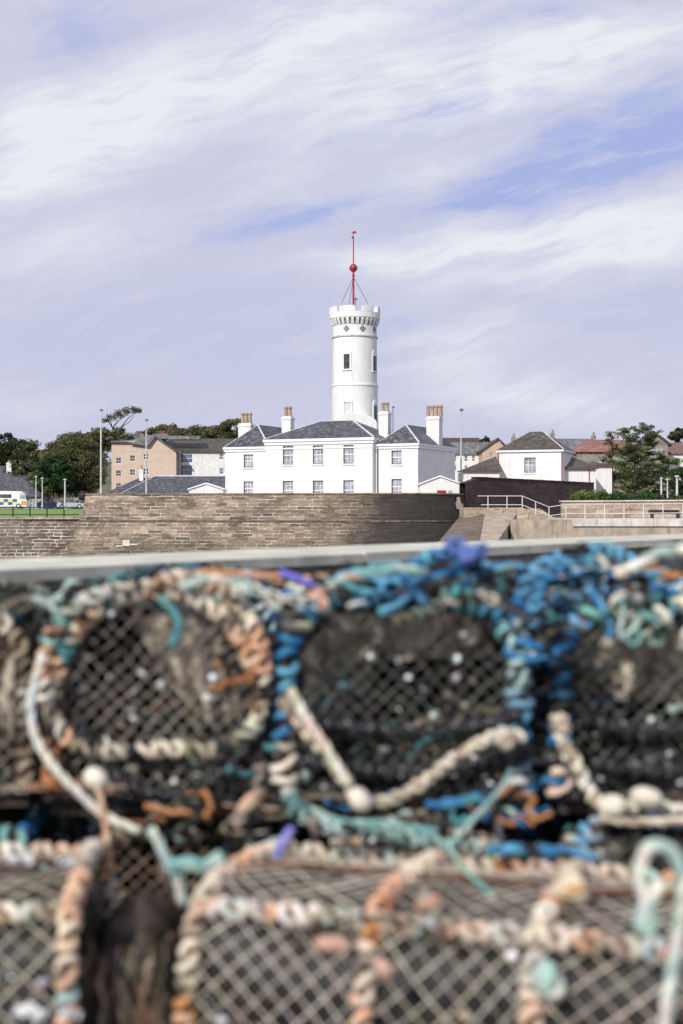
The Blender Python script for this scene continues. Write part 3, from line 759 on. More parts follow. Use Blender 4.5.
mb = MB(); mb.box(uL-.2, .2, -.2, D+.2, zT+.003, zT+.22); mb.box(uL-.1, .1, -.1, D+.1, zT-.24, zT); mb.box(uL-.05, .05, -.05, D+.05, zT-.6, zT-.5)
mb.build('cornice', M['white_trim'], house)
mb = MB(); rz = hz(421, uL/2, D/2)-zT-.23
vv = hip_roof(mb, uL-.17, .17, -.17, D+.17, zT+.23, rz, 'x', ov=0); rf = mb.build('roof', M['slate'], house)
mb = MB()
for i, j, r_ in ((0, 4, .035), (1, 5, .08), (4, 5, .03), (2, 5, .04)): mb.tube([vv[i]+Vector((0, 0, .02)), vv[j]+Vector((0, 0, .02))], r_, 6)
mb.build('hip_flashing', M['lead'], rf)
# downpipes
for u_, top in ((.09, zT), ):
    mb = MB(); mb.tube([(u_+.14, sb-.09, -.1), (u_+.14, sb-.09, zW+.1)], .055, 8); mb.build('downpipe', M['dark_post'], house)
# chimneys
def chim(px_, u_, w_px, t_, b_, npots, phpx, arr='x', dep=.7):
    v_ = solve_v(px_, u_); k = F/(HC.y-u_*sT+v_*cT)
    v_ = max(.8, min(v_, 7))
    chimney(house, u_, v_, min(zW, hz(b_, u_, v_)-.4), hz(t_, u_, v_), w_px/k*.93 if arr == 'x' else dep, dep if arr == 'x' else w_px/k*1.6, 'white', npots, phpx/k, pr=.165, arrange=arr)
chim(246.5, uLL+.75, 15, 423.5, 438, 3, 10.5, dep=.75)
chim(288, uL+.35, 10.5, 416.5, 433, 2, 10)
chim(385, -.2, 10.5, 411.5, 437, 2, 9)
chim(434.5, uRR-.45, 14.5, 416.5, 442, 4, 11, dep=.8)

# ---- signal tower
TY = 125.0; tw = thing('signal_tower', 'tall round white signal tower with battlements behind the house', 'tower', (PX(354.8, TY), TY, 1.2))
k = F/TY; tz = lambda py_: PZ(py_, TY-2)-1.2
R0 = 22.3/k
mb = MB(); n = 96
def ring_wall(mb, prof, ops=()):
    """lathe with openings given as (angle range, z range)"""
    angs = [2*pi*i/n for i in range(n)]
    for (r0, z0), (r1, z1) in zip(prof, prof[1:]):
        for i in range(n):
            a, b = angs[i], angs[(i+1) % n]
            am = 2*pi*(i+.5)/n
            mb.add([(r0*cos(a), r0*sin(a), z0), (r0*cos(b), r0*sin(b), z0), (r1*cos(b), r1*sin(b), z1), (r1*cos(a), r1*sin(a), z1)], [(0, 1, 2, 3)])
ring_wall(mb, [(R0*1.035, -.1), (R0*1.03, tz(385)), (R0*1.0, tz(384)), (R0*.985, tz(320))])
shaft = mb.build('shaft', M['white'], tw, smooth=True)
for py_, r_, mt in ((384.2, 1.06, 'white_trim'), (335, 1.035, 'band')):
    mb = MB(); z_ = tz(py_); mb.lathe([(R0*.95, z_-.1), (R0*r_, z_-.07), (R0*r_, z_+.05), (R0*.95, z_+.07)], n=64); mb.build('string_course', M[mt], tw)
M['gap_shade'] = mottled('painted_gap_shade', (.10, .12, .11), (.22, .25, .23), 5, .9)
# corbelled parapet
zc0, zc1, zp1, zm1 = tz(323.5), tz(317.5), tz(311), tz(305.3)
mb = MB(); NC = 30
for i in range(NC):
    a = 2*pi*i/NC
    def q(r, da, z): return (r*cos(a+da), r*sin(a+da), z)
    w_ = .055
    vs = [q(R0*.97, -w_, zc0), q(R0*.97, w_, zc0), q(R0*1.10, w_, zc1), q(R0*1.10, -w_, zc1), q(R0*.97, w_, zc1), q(R0*.97, -w_, zc1), q(R0*1.02, -w_, zc0), q(R0*1.02, w_, zc0)]
    vs = [q(R0*.96, -w_, zc0), q(R0*1.02, -w_, zc0), q(R0*1.11, -w_, zc1-.1), q(R0*1.11, -w_, zc1), q(R0*.96, -w_, zc1)]
    vs += [q(R0*.96, w_, zc0), q(R0*1.02, w_, zc0), q(R0*1.11, w_, zc1-.1), q(R0*1.11, w_, zc1), q(R0*.96, w_, zc1)]
    mb.add(vs, [(4, 3, 2, 1, 0), (5, 6, 7, 8, 9)]+[(j, (j+1) % 5, (j+1) % 5+5, j+5) for j in range(5)])
mb.build('corbel', M['white'], tw)
mb = MB(); mb.lathe([(R0*.9, zc0+.02), (R0*1.006, zc0+.02), (R0*1.006, zc1-.004), (R0*.9, zc1-.004)], n=64); mb.build('corbel_gap_shade', M['gap_shade'], tw)  # dark ring that paints the shade of the gaps between corbels
mb = MB()
RP = 25.3/k
mb.lathe([(R0*.9, zc1+.003), (RP*.97, zc1+.003), (RP, zc1+.1), (RP, zp1), (RP-.32, zp1), (RP-.32, zp1-.5), (.05, zp1-.5)], n=72)
mb.build('parapet', M['white'], tw)
NM = 8; gap = .2
for i in range(NM):
    a0 = 2*pi*i/NM+.30
    mb = MB(); a1 = a0+2*pi/NM*(1-gap*1.9)
    seg = 8; vs = []
    for j in range(seg+1):
        a = a0+(a1-a0)*j/seg
        for r, z in ((RP+.01, zp1+.003), (RP+.01, zm1), (RP-.30, zm1), (RP-.30, zp1+.003)): vs.append((r*cos(a), r*sin(a), z))
    fs = [(j*4+q_, (j+1)*4+q_, (j+1)*4+(q_+1) % 4, j*4+(q_+1) % 4) for j in range(seg) for q_ in range(4)]+[(3, 2, 1, 0), (seg*4, seg*4+1, seg*4+2, seg*4+3)]
    mb.add(vs, fs); me_ = mb.build('merlon', M['white'], tw)
# curved wall patches (windows, door niche, quatrefoils) laid on the shaft
def ang_of(px_): 
    s = max(-.995, min(.995, (px_-354.8)/22.6)); return -pi/2+math.asin(s)
def curved_patch(mb, a0, a1, z0, z1, r, th, top=None, seg=8):
    vs = []
    for j in range(seg+1):
        t = j/seg; a = a0+(a1-a0)*t; zt = z1+(top*sqrt(max(0, 1-(2*t-1)**2)) if top else 0)
        for rr, z in ((r+th, z0), (r+th, zt), (r, zt), (r, z0)): vs.append((rr*cos(a), rr*sin(a), z))
    fs = [(j*4+q_, (j+1)*4+q_, (j+1)*4+(q_+1) % 4, j*4+(q_+1) % 4) for j in range(seg) for q_ in range(4)]+[(3, 2, 1, 0), (seg*4, seg*4+1, seg*4+2, seg*4+3)]
    mb.add(vs, fs)
def tower_window(px_, t_, b_, hw_, arch, glass='dglass', hood=True):
    a = ang_of(px_); da = hw_/R0; z0, z1 = tz(b_), tz(t_); rr = R0*1.0 if b_ < 384 else R0*1.03
    mb = MB()
    if hood: curved_patch(mb, a-da-.05, a+da+.05, z1-.15, z1+.05, rr, .07, arch+.08)
    curved_patch(mb, a-da-.06, a-da, z0-.1, z1+.05, rr, .06); curved_patch(mb, a+da, a+da+.06, z0-.1, z1+.05, rr, .06)
    curved_patch(mb, a-da-.08, a+da+.08, z0-.14, z0-.02, rr, .1)
    fr = mb.build('window', M['white_trim'], tw)
    mb = MB(); curved_patch(mb, a-da, a+da, z0, z1-.1, rr, .02); mb.build('pane', M[glass], fr)
    mb = MB(); 
    for t in (0, .5, .94): curved_patch(mb, a-da, a+da, z0+(z1-.1-z0)*t, z0+(z1-.1-z0)*t+.06, rr, .04, seg=4)
    for t in (-1, -.06, .9): curved_patch(mb, a+da*t, a+da*t+da*.12, z0, z1-.1, rr, .045, seg=2)
    mb.build('sash', M['maroon'], fr)
tower_window(346.6, 352, 368.5, .27, .22)
tower_window(374.6, 353, 369.5, .30, .2); tower_window(374.8, 403, 421, .30, .2)
a = ang_of(347.8)
mb = MB(); da = 4.3/k/R0
curved_patch(mb, a-da, a-da+.03, tz(420), tz(401), R0*1.036, .10); curved_patch(mb, a+da-.03, a+da, tz(420), tz(401), R0*1.036, .10)
curved_patch(mb, a-da, a+da, tz(402), tz(401), R0*1.036, .10, .34)
nf = mb.build('door_surround', M['white_trim'], tw)
mb = MB(); curved_patch(mb, a-da*.72, a+da*.72, tz(420), tz(402), R0*1.036, .035); mb.build('door', mottled('pale_grey_door', (.5, .5, .5), (.62, .62, .62), 3, .6), nf)
for px_ in (336.2, 346.2, 362.3, 374.6):
    a = ang_of(px_); zc = tz(328); r_ = 3.3/k
    if px_ < 340: continue
    mb = MB()
    for dx, dz in ((0, .55), (0, -.55), (.55, 0), (-.55, 0), (0, 0)):
        aa = a+dx*r_/R0; z_ = zc+dz*r_; seg = 10; rad = r_*.42
        vs = [(R0*1.012*cos(aa), R0*1.012*sin(aa), z_)]
        for j in range(seg):
            g = 2*pi*j/seg; a3 = aa+cos(g)*rad/R0; vs.append((R0*1.012*cos(a3), R0*1.012*sin(a3), z_+sin(g)*rad))
        mb.add([(v[0]*(1+.002*(1 if dx else 0)+.001*(dz > 0)), v[1]*(1+.002*(1 if dx else 0)+.001*(dz > 0)), v[2]) for v in vs], [(0, j+1, (j+1) % seg+1) for j in range(seg)])
    mb.build('quatrefoil_window', M['quatre'], tw)
# rounded apron of masonry at the foot of the tower, seen over the roof
mb = MB(); ap = []
for j in range(25):
    g = pi*j/24; ap.append((-cos(g)*21/k, tz(424)+sin(g)*9.5/k))
mb.prism_y(ap+[(21/k, 0), (-21/k, 0)], -R0-1.1, -R0*.3)
mb.build('rounded_apron', M['white'], tw)
# deck hut and louvres behind the battlements
mb = MB(); mb.box(-1.35, -.35, -.6, .5, zp1-.49, tz(303.5)); hut = mb.build('roof_hut', M['white'], tw)
for x0_ in (-1.12, -.72):
    mb = MB(); mb.box(x0_, x0_+.2, -.64, -.602, tz(310), tz(305)); mb.build('louvre', M['band'], hut)
# time ball and mast
mst = thing('signal_mast', 'red time-ball mast with stays and small vane on top of the tower', 'mast', (PX(353.4, TY), TY, tz(311)+1.2-.5))
mz = lambda py_: PZ(py_, TY)-mst.location.z
mb = MB(); mb.tube([(0, 0, 0), (0, 0, mz(264))], .085, 10); mb.build('lower_pole', M['red'], mst)
mb = MB(); mb.tube([(0, 0, mz(264)), (0, 0, mz(236.5))], .05, 8); mb.build('upper_pole', M['red'], mst)
mb = MB(); mb.ball((0, 0, mz(268)), 4.1/k, n=20, m_=14); mb.build('time_ball', M['red'], mst, smooth=True)
mb = MB(); mb.ball((0, 0, mz(275.5)), 1.6/k, n=12, m_=8, sq=(1, 1, .8)); mb.build('collar', M['red'], mst, smooth=True)
mb = MB(); mb.tube([(-.02, 0, mz(237)), (-.02, 0, mz(231.5))], .03, 6); mb.box(0, .24, -.015, .015, mz(233.5), mz(231.2)); mb.box(-.18, .0, -.012, .012, mz(233), mz(232.2)); mb.build('vane', M['red'], mst)
mb = MB(); mb.ball((-.06, 0, mz(237.5)), .09, n=8, m_=6); mb.build('finial', M['black'], mst)
for dx, dy in ((-1.05, -.9), (1.3, -.6), (-.4, 1.2)):
    mb = MB(); mb.tube([(0, 0, mz(277)), (dx, dy, mz(305))], .024, 5); mb.build('stay', M['maroon'], mst)
# gulls? small dark rail stanchions
mb = MB(); mb.tube([(.15, -1.3, mz(309)), (.15, -1.3, mz(301))], .04, 6); mb.box(.05, .35, -1.36, -1.24, mz(302), mz(300.2)); tag(mb.build('roof_lamp', M['dark_post']), 'small dark lamp post on the tower roof beside the mast', 'lamp').location = mst.location
# ------------------------------------------------------------------ trees
def rnd_unit():
    while True:
        v = Vector((random.uniform(-1, 1), random.uniform(-1, 1), random.uniform(-1, 1)))
        if .1 < v.length < 1: return v.normalized()
def leaf(mb, p, nrm, s, col):
    a = nrm.orthogonal().normalized(); g = random.uniform(0, 2*pi); b = nrm.cross(a)
    a, b = a*cos(g)+b*sin(g), b*cos(g)-a*sin(g)
    w = s*random.uniform(.35, .6)
    mb.add([p-a*s-b*w*.2, p-b*w, p+a*s, p+b*w], [(0, 1, 2, 3)], col)
PAL = {
 'brown': [(.075, .09, .033), (.13, .135, .055), (.125, .11, .05), (.07, .08, .03), (.16, .14, .07)],
 'green': [(.025, .07, .02), (.04, .10, .03), (.07, .13, .035), (.03, .06, .022)],
 'dark': [(.03, .045, .018), (.055, .07, .027), (.09, .095, .04), (.035, .045, .02)],
 'pine': [(.05, .075, .03), (.08, .11, .045), (.14, .16, .07), (.045, .07, .03), (.19, .19, .10)],
 'lime': [(.10, .15, .03), (.16, .20, .05), (.07, .11, .03)],
 'ochre': [(.12, .11, .045), (.18, .15, .07), (.08, .08, .035)],
}
def tree(name, label, x, y, z, clumps, pal, n=2600, ls=.16, trunk=.25, group=None, cat='tree', lean=0, sub=34, tz_=None, open_=1.0):
    """clumps: (dx, dy, dz, rx, ry, rz) ellipsoids relative to the base"""
    root = thing(name, label, cat, (x, y, z), 0, group)
    mb = MB(); cen = Vector((0, 0, 0)); vol = [c[3]*c[4]*c[5] for c in clumps]; tv = sum(vol)
    pl = PAL[pal]
    brs = []
    for c, v_ in zip(clumps, vol):
        ns = max(5, int(sub*v_/tv)); 
        for i in range(ns):
            d = rnd_unit(); r = random.uniform(.45, 1.0)**.6
            sc = Vector((c[0]+d.x*c[3]*r, c[1]+d.y*c[4]*r, c[2]+d.z*c[5]*r)); brs.append(sc)
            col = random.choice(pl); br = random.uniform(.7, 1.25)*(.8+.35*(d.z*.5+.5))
            rr = (c[3]*c[4]*c[5])**(1/3)*random.uniform(.22, .42)*open_
            nl = max(6, int(n*v_/tv/ns))
            for k in range(nl):
                e = rnd_unit(); q = random.random()**.4
                p = sc+Vector((e.x*rr*1.15, e.y*rr, e.z*rr*.75))*q
                cc = tuple(max(.004, ch*br*random.uniform(.65, 1.4)) for ch in col)
                leaf(mb, p, (e+rnd_unit()*.8).normalized(), ls*random.uniform(.6, 1.4), cc)
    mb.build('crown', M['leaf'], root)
    mb = MB(); c0 = clumps[0]; top = Vector((c0[0], c0[1], c0[2]))
    mb.tube([(0, 0, -.4), (top*.35+Vector((lean*.1, 0, 0))), top*.7, top], [trunk, trunk*.75, trunk*.5, trunk*.25], 8)
    for b in random.sample(brs, min(len(brs), 14)):
        st_ = top*random.uniform(.4, .85); mb.tube([st_, st_.lerp(b, .5)+Vector((0, 0, .1)), b], [trunk*.32, trunk*.2, trunk*.07], 5)
    mb.build('trunk', M['bark'], root)
    return root
def pt_tree(name, label, px_, Y, base_py, top_py, wpx, pal, **kw):
    """tree whose crown spans the measured height and width"""
    x = PX(px_, Y); z0 = kw.pop('z0', land_z(x, Y)); k = F/Y
    zt = PZ(top_py, Y)-z0; zb = PZ(base_py, Y)-z0; W_ = wpx/k; h = zt-zb
    shape = kw.pop('shape', 'round')
    cz = (zt+zb)/2
    if shape == 'round': cl = [(0, 0, cz, W_*.42, W_*.35, h*.42), (-W_*.25, 0, cz-h*.12, W_*.25, W_*.25, h*.33), (W_*.24, .3, cz-.05*h, W_*.27, W_*.25, h*.35), (W_*.05, 0, cz+h*.2, W_*.28, W_*.25, h*.28)]
    elif shape == 'wind': cl = [(-W_*.1, 0, cz-h*.1, W_*.4, W_*.3, h*.36), (W_*.2, 0, cz+h*.15, W_*.33, W_*.25, h*.3), (-W_*.33, 0, cz-h*.28, W_*.22, W_*.2, h*.2)]
    elif shape == 'flat': cl = [(0, 0, cz, W_*.48, W_*.3, h*.42), (W_*.2, .5, cz+.1*h, W_*.3, W_*.25, h*.36)]
    return tree(name, label, x, Y, z0, cl, pal, **kw)

G1 = 'wind-shaped trees on the hill'
pt_tree('tree', 'dark bushy tree at the far left edge above the slate roofs', 8, 262, 482, 432, 70, 'dark', n=15000, ls=.25, sub=110, group=G1)
pt_tree('tree', 'olive low tree between the far left tree and the white hilltop house', 46, 285, 478, 441, 50, 'ochre', n=9000, ls=.26, sub=70, shape='wind', group=G1)
pt_tree('tree', 'biggest brown-green tree, left of the peach flats', 76, 232, 501, 430, 62, 'brown', n=34000, ls=.16, sub=210, group=G1, z0=1.5)
pt_tree('tree', 'brown tree with a crown rising to the left of the biggest tree', 60, 240, 486, 438, 58, 'brown', n=20000, ls=.18, shape='wind', sub=110, group=G1, z0=1.8)
pt_tree('tree', 'bright green tree in front of the brown ones, above the lamp posts', 52, 228, 498, 452, 40, 'green', n=12000, ls=.2, sub=90, group=G1, z0=1.5)
pt_tree('tree', 'shadowy dark green tree behind the white chimneys at left', 28, 250, 496, 450, 52, 'dark', n=13000, ls=.24, sub=90, group=G1)
pt_tree('tree', 'long low brown crown running behind the top of the tall left lamp post', 92, 262, 456, 428, 78, 'brown', n=14000, ls=.24, shape='wind', sub=120, group=G1)
pt_tree('tree', 'rounded dark tree on the skyline right of the red chimney of the flats', 190, 300, 448, 426, 60, 'brown', n=13000, sub=110, ls=.24, shape='flat', group=G1)
pt_tree('tree', 'low dark tree on the skyline directly above the peach gable', 160, 302, 448, 424, 44, 'brown', n=11000, sub=90, ls=.24, shape='flat', group=G1)
pt_tree('tree', 'brownish dark tree on the skyline beside the left house chimney', 224, 298, 450, 419, 56, 'brown', n=15000, sub=110, ls=.24, shape='wind', group=G1)
pt_tree('bush', 'small lime green bush below the short lamp posts', 46, 220, 497, 487, 12, 'lime', n=700, ls=.16, trunk=.06, cat='bush', z0=1.5)
# windswept bare tree on the skyline
Y = 270; wt = thing('windswept_tree', 'thin windswept tree leaning right on the left skyline', 'tree', (PX(113, Y), Y, PZ(434, Y)))
def wq(px_, py_, dy=0): return Vector((PX(px_, Y)-wt.location.x, dy, PZ(py_, Y)-wt.location.z))
mb = MB()
for pts, r in (([(113, 436), (112.5, 428), (108, 421), (103, 420)], .16), ([(112.5, 428), (118, 421), (124, 416)], .13), ([(118, 437), (121, 427), (128, 418), (136, 412)], .16),
               ([(121, 427), (128, 423), (134, 416)], .09), ([(112.5, 428), (110, 420), (113, 415)], .09)):
    mb.tube([wq(*p, dy=i*.2) for i, p in enumerate(pts)], [r*1.1/(1+i*.6) for i in range(len(pts))], 6)
mb.build('trunk', M['bark'], wt)
mb = MB()
for i in range(2600):
    t = random.random(); px_ = 103+38*t; mid_ = 420.5-11*min(1, t*1.35)+(2.5*max(0, t-.75)*4*.35); half = 3.2+2.2*sin(pi*min(1, t*1.1))
    q = wq(px_+random.uniform(-1, 1), mid_+random.uniform(-1, 1)*half*random.random()**.5, random.uniform(-1.5, 1.5))
    if mnoise.noise(q*1.1) < -.12: continue
    c_ = random.choice(PAL['brown']+PAL['ochre']); leaf(mb, q, rnd_unit(), .16*random.uniform(.6, 1.3), tuple(x*random.uniform(.6, 1.2) for x in c_))
mb.build('crown', M['leaf'], wt)

# ------------------------------------------------------------------ lamp posts
def lamp_post(px_, Y, top, base, r, label, mat='lamp_metal', head='arm', group='street lamps', z0=None):
    x = PX(px_, Y); zb = PZ(base, Y) if z0 is None else z0; zt = PZ(top, Y)
    t = thing('street_lamp', label, 'lamp', (x, Y, zb), 0, group); h = zt-zb
    mb = MB(); mb.lathe([(r*1.7, 0), (r*1.7, h*.12), (r*1.15, h*.125), (r, h*.5), (r*.75, h)], n=10); mb.build('post', M[mat], t)
    mb = MB()
    if head == 'arm':
        mb.box(-.09, .20, -.14, .14, h+.003, h+.20)
    elif head == 'lantern': q_ = .8 if Y > 180 else .65; mb.lathe([(.1*q_, -.2*q_), (.3*q_, .02), (.32*q_, .12*q_), (.1*q_, .2*q_)], (0, 0, h), 12)
    mb.build('lamp_head', M['white_rail' if head == 'lantern' else 'dark_post'], t)
    return t
lamp_post(101, 150, 411, 497, .10, 'tall grey lamp post rising in front of the biggest brown tree', z0=1.2)
lamp_post(146.3, 150, 421, 497, .09, 'slim grey lamp post in front of the peach flats', z0=1.2)
lamp_post(461, 122, 411, 480, .06, 'tall thin lamp post right of the signal house', z0=1.2)
lamp_post(393, 175, 408, 440, .06, 'dark thin lamp post between the two right hand chimneys', 'dark_post', z0=1.2)
lamp_post(36, 214, 477, 494, .09, 'leftmost short park lamp by the slate roofed house', 'lamp_metal', 'lantern', z0=1.5)
lamp_post(42.3, 210, 478.5, 500, .09, 'short park lamp just right of the leftmost one', 'lamp_metal', 'lantern', z0=1.5)
lamp_post(65, 190, 480, 509, .12, 'short thick park lamp between the two parked cars', 'lamp_metal', 'lantern', z0=1.3)
lamp_post(661.3, 110, 477, 500, .08, 'white post left of the pair at right, without arm', 'white_rail', 'none', z0=.7)
lamp_post(677, 110, 477, 500, .10, 'white lamp post at the far right above the parapet', 'white_rail', 'lantern', z0=.7)
lamp_post(667.5, 128, 480, 500, .07, 'small white lamp between two bigger white posts at right', 'white_rail', 'lantern', z0=.7)

# ------------------------------------------------------------------ background houses (real blocks at their own depth)
def block_house(name, label, Y, x0p, x1p, eave, depth, wallmat, base_z=None, group='houses behind the harbour', rz=0, cat='house'):
    """returns root, width and eave height; local x right, y away, origin at front left"""
    x0, x1 = PX(x0p, Y), PX(x1p, Y); zb = base_z if base_z is not None else land_z((x0+x1)/2, Y)-.1
    t = thing(name, label, cat, (x0, Y, zb), rz, group); return t, x1-x0, PZ(eave, Y)-zb, F/Y
def add_block(t, w, h, d_, mat, Y, x0p, wins=(), glass='dglass', frame='white_trim', zb=0, rows=2, cols=2, wname='wall', x_off=0, reveal=None, gable=None, y0=0):
    k = F/Y; zbase = t.location.z
    ops = []
    for px_, py_, ww, wh in wins:
        u = (px_-x0p)/k; z_ = PZ(py_, Y)-zbase; ops.append([u-ww/2/k, u+ww/2/k, z_-wh/2/k, z_+wh/2/k])
    mb = MB(); facade(mb, (x_off, y0), 1, 0, w, zb, h, ops, .15)
    a, b = x_off, x_off+w
    mb.add([(a, y0, zb), (a, y0+d_, zb), (a, y0+d_, h), (a, y0, h)], [(3, 2, 1, 0)]); mb.add([(b, y0, zb), (b, y0+d_, zb), (b, y0+d_, h), (b, y0, h)], [(0, 1, 2, 3)])
    mb.add([(a, y0+d_, zb), (b, y0+d_, zb), (b, y0+d_, h), (a, y0+d_, h)], [(3, 2, 1, 0)])
    if gable:      # gable triangle facing the camera: (x fraction, rise)
        gx, gr = gable; mb.add([(a, y0, h), (b, y0, h), (a+w*gx, y0, h+gr)], [(0, 1, 2)]); mb.add([(a, y0+d_, h), (b, y0+d_, h), (a+w*gx, y0+d_, h+gr)], [(2, 1, 0)])
    mb.build(wname, M[wallmat_ok(mat)], t)
    for o in ops: window(t, (x_off, y0), 1, 0, *o, depth=.12, frame=frame, glass=glass, rows=rows, cols=cols, edge=.07, reveal=reveal)
def wallmat_ok(m): return m

# long slate-roofed building behind the bastion, left of the signal house
t, w, h, k = block_house('slate_building', 'long low building with dark slate hipped roof left of the signal house', 170, 122, 232, 494.5, 9, 'grey_render', 1.2)
add_block(t, w, h, 9, 'grey_render', 170, 122)
mb = MB(); zr = (494.5-476)/k; xa = -2/k; xr = (150-122)/k
mb.add([(xa, -.5, h), (w+1, -.5, h), (w+1, 9.5, h), (xa, 9.5, h), (xr, 4.5, h+zr*1.03), (w+1, 4.5, h+zr*1.03)], [(0, 1, 5, 4), (2, 3, 4, 5), (3, 0, 4), (1, 2, 5), (3, 2, 1, 0)])
rf = mb.build('roof', M['slate'], t)
mb = MB(); mb.tube([(xr, 4.5, h+zr*1.03+.04), (w+1, 4.5, h+zr*1.03+.04)], .09, 6); mb.tube([(xa, -.5, h+.03), (xr, 4.5, h+zr*1.03+.03)], .06, 6); mb.build('ridge_flashing', M['lead'], rf)
mb = MB(); mb.box(xa, w+1, -.62, -.51, h-.15, h+.05); mb.build('gutter', M['white_rail'], t)
t2, w2_, h2, k = block_house('slate_annexe', 'small slate roofed annexe with white chimney in front of the peach flats', 176, 108, 136, 494, 8, 'grey_render', 1.2)
add_block(t2, w2_, h2, 8, 'grey_render', 176, 108)
mb = MB(); mb.add([(-.5, -.4, h2), (w2_+4, -.4, h2), (w2_+4, 8.4, h2), (-.5, 8.4, h2), (w2_*.95, 4, h2+17/k), (w2_+4, 4, h2+17/k)], [(0, 1, 5, 4), (2, 3, 4, 5), (3, 0, 4), (1, 2, 5), (3, 2, 1, 0)]); mb.build('roof', M['slate'], t2)
chimney(t2, (137.6-108)/k, 3.6, h2, PZ(469.5, 179)-1.2, .5, .9, 'white', 1, .5)
# white garden outbuilding with shallow pediment
def outbuilding(label, Y, x0, x1, eave, apex_px, apex, mat='white', bz=1.15, base=500):
    t = thing('outbuilding', label, 'outbuilding', (PX(x0, Y), Y, bz)); k = F/Y; w = (x1-x0)/k; h = PZ(eave, Y)-bz; r = (eave-apex)/k; ax = (apex_px-x0)/k
    mb = MB(); mb.prism_y([(0, -.1), (w, -.1), (w, h), (ax, h+r), (0, h)], 0, 3.4); mb.build('wall', M[mat], t)
    mb = MB(); mb.prism_y([(-.12, h+.004), (ax, h+r+.004), (w+.12, h+.004), (w+.12, h+.1), (ax, h+r+.11), (-.12, h+.1)], -.12, 3.6); mb.build('roof', M['white_trim'], t)
    return t, w, h, k
outbuilding('white outbuilding with shallow pediment at the left end of the signal house', 112, 189, 223, 490, 206, 484)
t, w, h, k = outbuilding('white outbuilding with shallow pediment and red board at the right end of the signal house', 104, 420, 461.5, 485, 440, 476.8)
mb = MB(); mb.box((437-420)/k, (446-420)/k, -.05, -.01, PZ(493.5, 104)-1.15, PZ(490.3, 104)-1.15)
tag(mb.build('red_board', M['red']), 'small red board on the white outbuilding above the bastion', 'sign').location = t.location
mb = MB(); mb.box((448-420)/k, (452-420)/k, -.05, -.01, PZ(493.5, 104)-1.15, PZ(490.5, 104)-1.15)
tag(mb.build('notice_board', M['tan_conc']), 'small pale notice right of the red board', 'sign').location = t.location

# peach flats
Y = 258; t, w, h, k = block_house('flats', 'peach rendered block of flats with stepped slate roofs behind the slate building', Y, 111.5, 176, 452, 12, 'peach', 1.8)
wins = [(px_, py_, 5.4, 5.8) for px_, py_ in ((118.6, 460.5), (132.5, 458.2), (146, 456.5), (118.6, 473.3), (132.5, 472.2), (146, 471.5), (118.6, 486), (132.5, 485.5))]
add_block(t, w, h, 12, 'peach', Y, 111.5, wins, reveal='white_trim', glass='dglass')
g = lambda px_, py_: ((px_-111.5)/k, PZ(py_, Y)-t.location.z)
mb = MB(); mb.prism_y([g(111.5, 451.9), g(176, 451.9), g(155, 437.5), g(150, 440.5), g(146, 442.5), g(135, 440.5), g(111.5, 443.5)][::-1], .004, .3); mb.build('gable', M['peach'], t)
mb = MB()
mb.add([g(x, z)[:1]+(y_,)+g(x, z)[1:] for x, z, y_ in ((110, 442.5, -.6), (135, 442.5, -.6), (140, 434, 6), (110, 433.5, 6))], [(0, 1, 2, 3)])
mb.add([g(x, z)[:1]+(y_,)+g(x, z)[1:] for x, z, y_ in ((130, 443.5, -.8), (148, 446, -.8), (156, 436.5, -.6), (140, 432, 6))], [(0, 1, 2, 3)])
mb.build('roof', M['slate_pale'], t)
mb = MB(); mb.prism_y([g(154.5, 437), g(177.5, 452.8), g(177.5, 451), g(154.5, 435.2)], -.4, 6); mb.build('verge', M['slate'], t)
for a_, b_ in (((112, 437), (136, 440)), ((136, 437), (142, 434)), ((150, 434), (166, 438)), ((166, 436), (198, 438.5))):
    mb = MB(); p, q = g(*a_), g(*b_); mb.box(min(p[0], q[0]), max(p[0], q[0]), 3, 6, min(p[1], q[1]), max(p[1], q[1])+.2); mb.build('roof_monitor', M['slate_pale'], t)
for px_ in (135.5, 158.5):
    p = g(px_, 429.5); mb = MB(); mb.box(p[0]-.5, p[0]+.5, 5, 6.2, p[1]-2.4, p[1]-.2); mb.box(p[0]-.58, p[0]+.58, 4.92, 6.28, p[1]-.197, p[1]); mb.build('chimney', mottled('brown_brick_chimney', (.12, .06, .045), (.24, .13, .1), 3, .9), t)
# stairwell + white wing
Y = 262; t, w, h, k = block_house('flats_wing', 'white wing of the flats with blue stairwell windows and long slate roof', Y, 176, 244, 452, 11, 'grey_render', 1.9)
add_block(t, w, h, 11, 'white_old', Y, 176, [(221.5, 456.5, 4.5, 6), (221.5, 471, 4.5, 6), (238, 456.5, 4.5, 6), (186, 458.5, 13, 8.5), (186, 470, 13, 10)], glass='bglass', rows=1, cols=3)
g = lambda px_, py_: ((px_-176)/k, PZ(py_, Y)-t.location.z)
mb = MB(); mb.box(-.3, 1.0, -2.4, -.004, 0, h); mb.build('stair_pier', M['grey_render'], t)
mb = MB(); x0_, x1_ = g(154, 0)[0], g(250, 0)[0]; za, zb_ = g(0, 452)[1], g(0, 437)[1]
mb.add([(g(178, 0)[0], -.5, za), (x1_, -.5, za), (x1_, 5.5, zb_), (x0_+1, 5.5, zb_), (x1_, 11.5, za), (x0_+2, 11.5, za)], [(0, 1, 2, 3), (3, 2, 4, 5)]); mb.build('roof', M['slate_brown'], t)

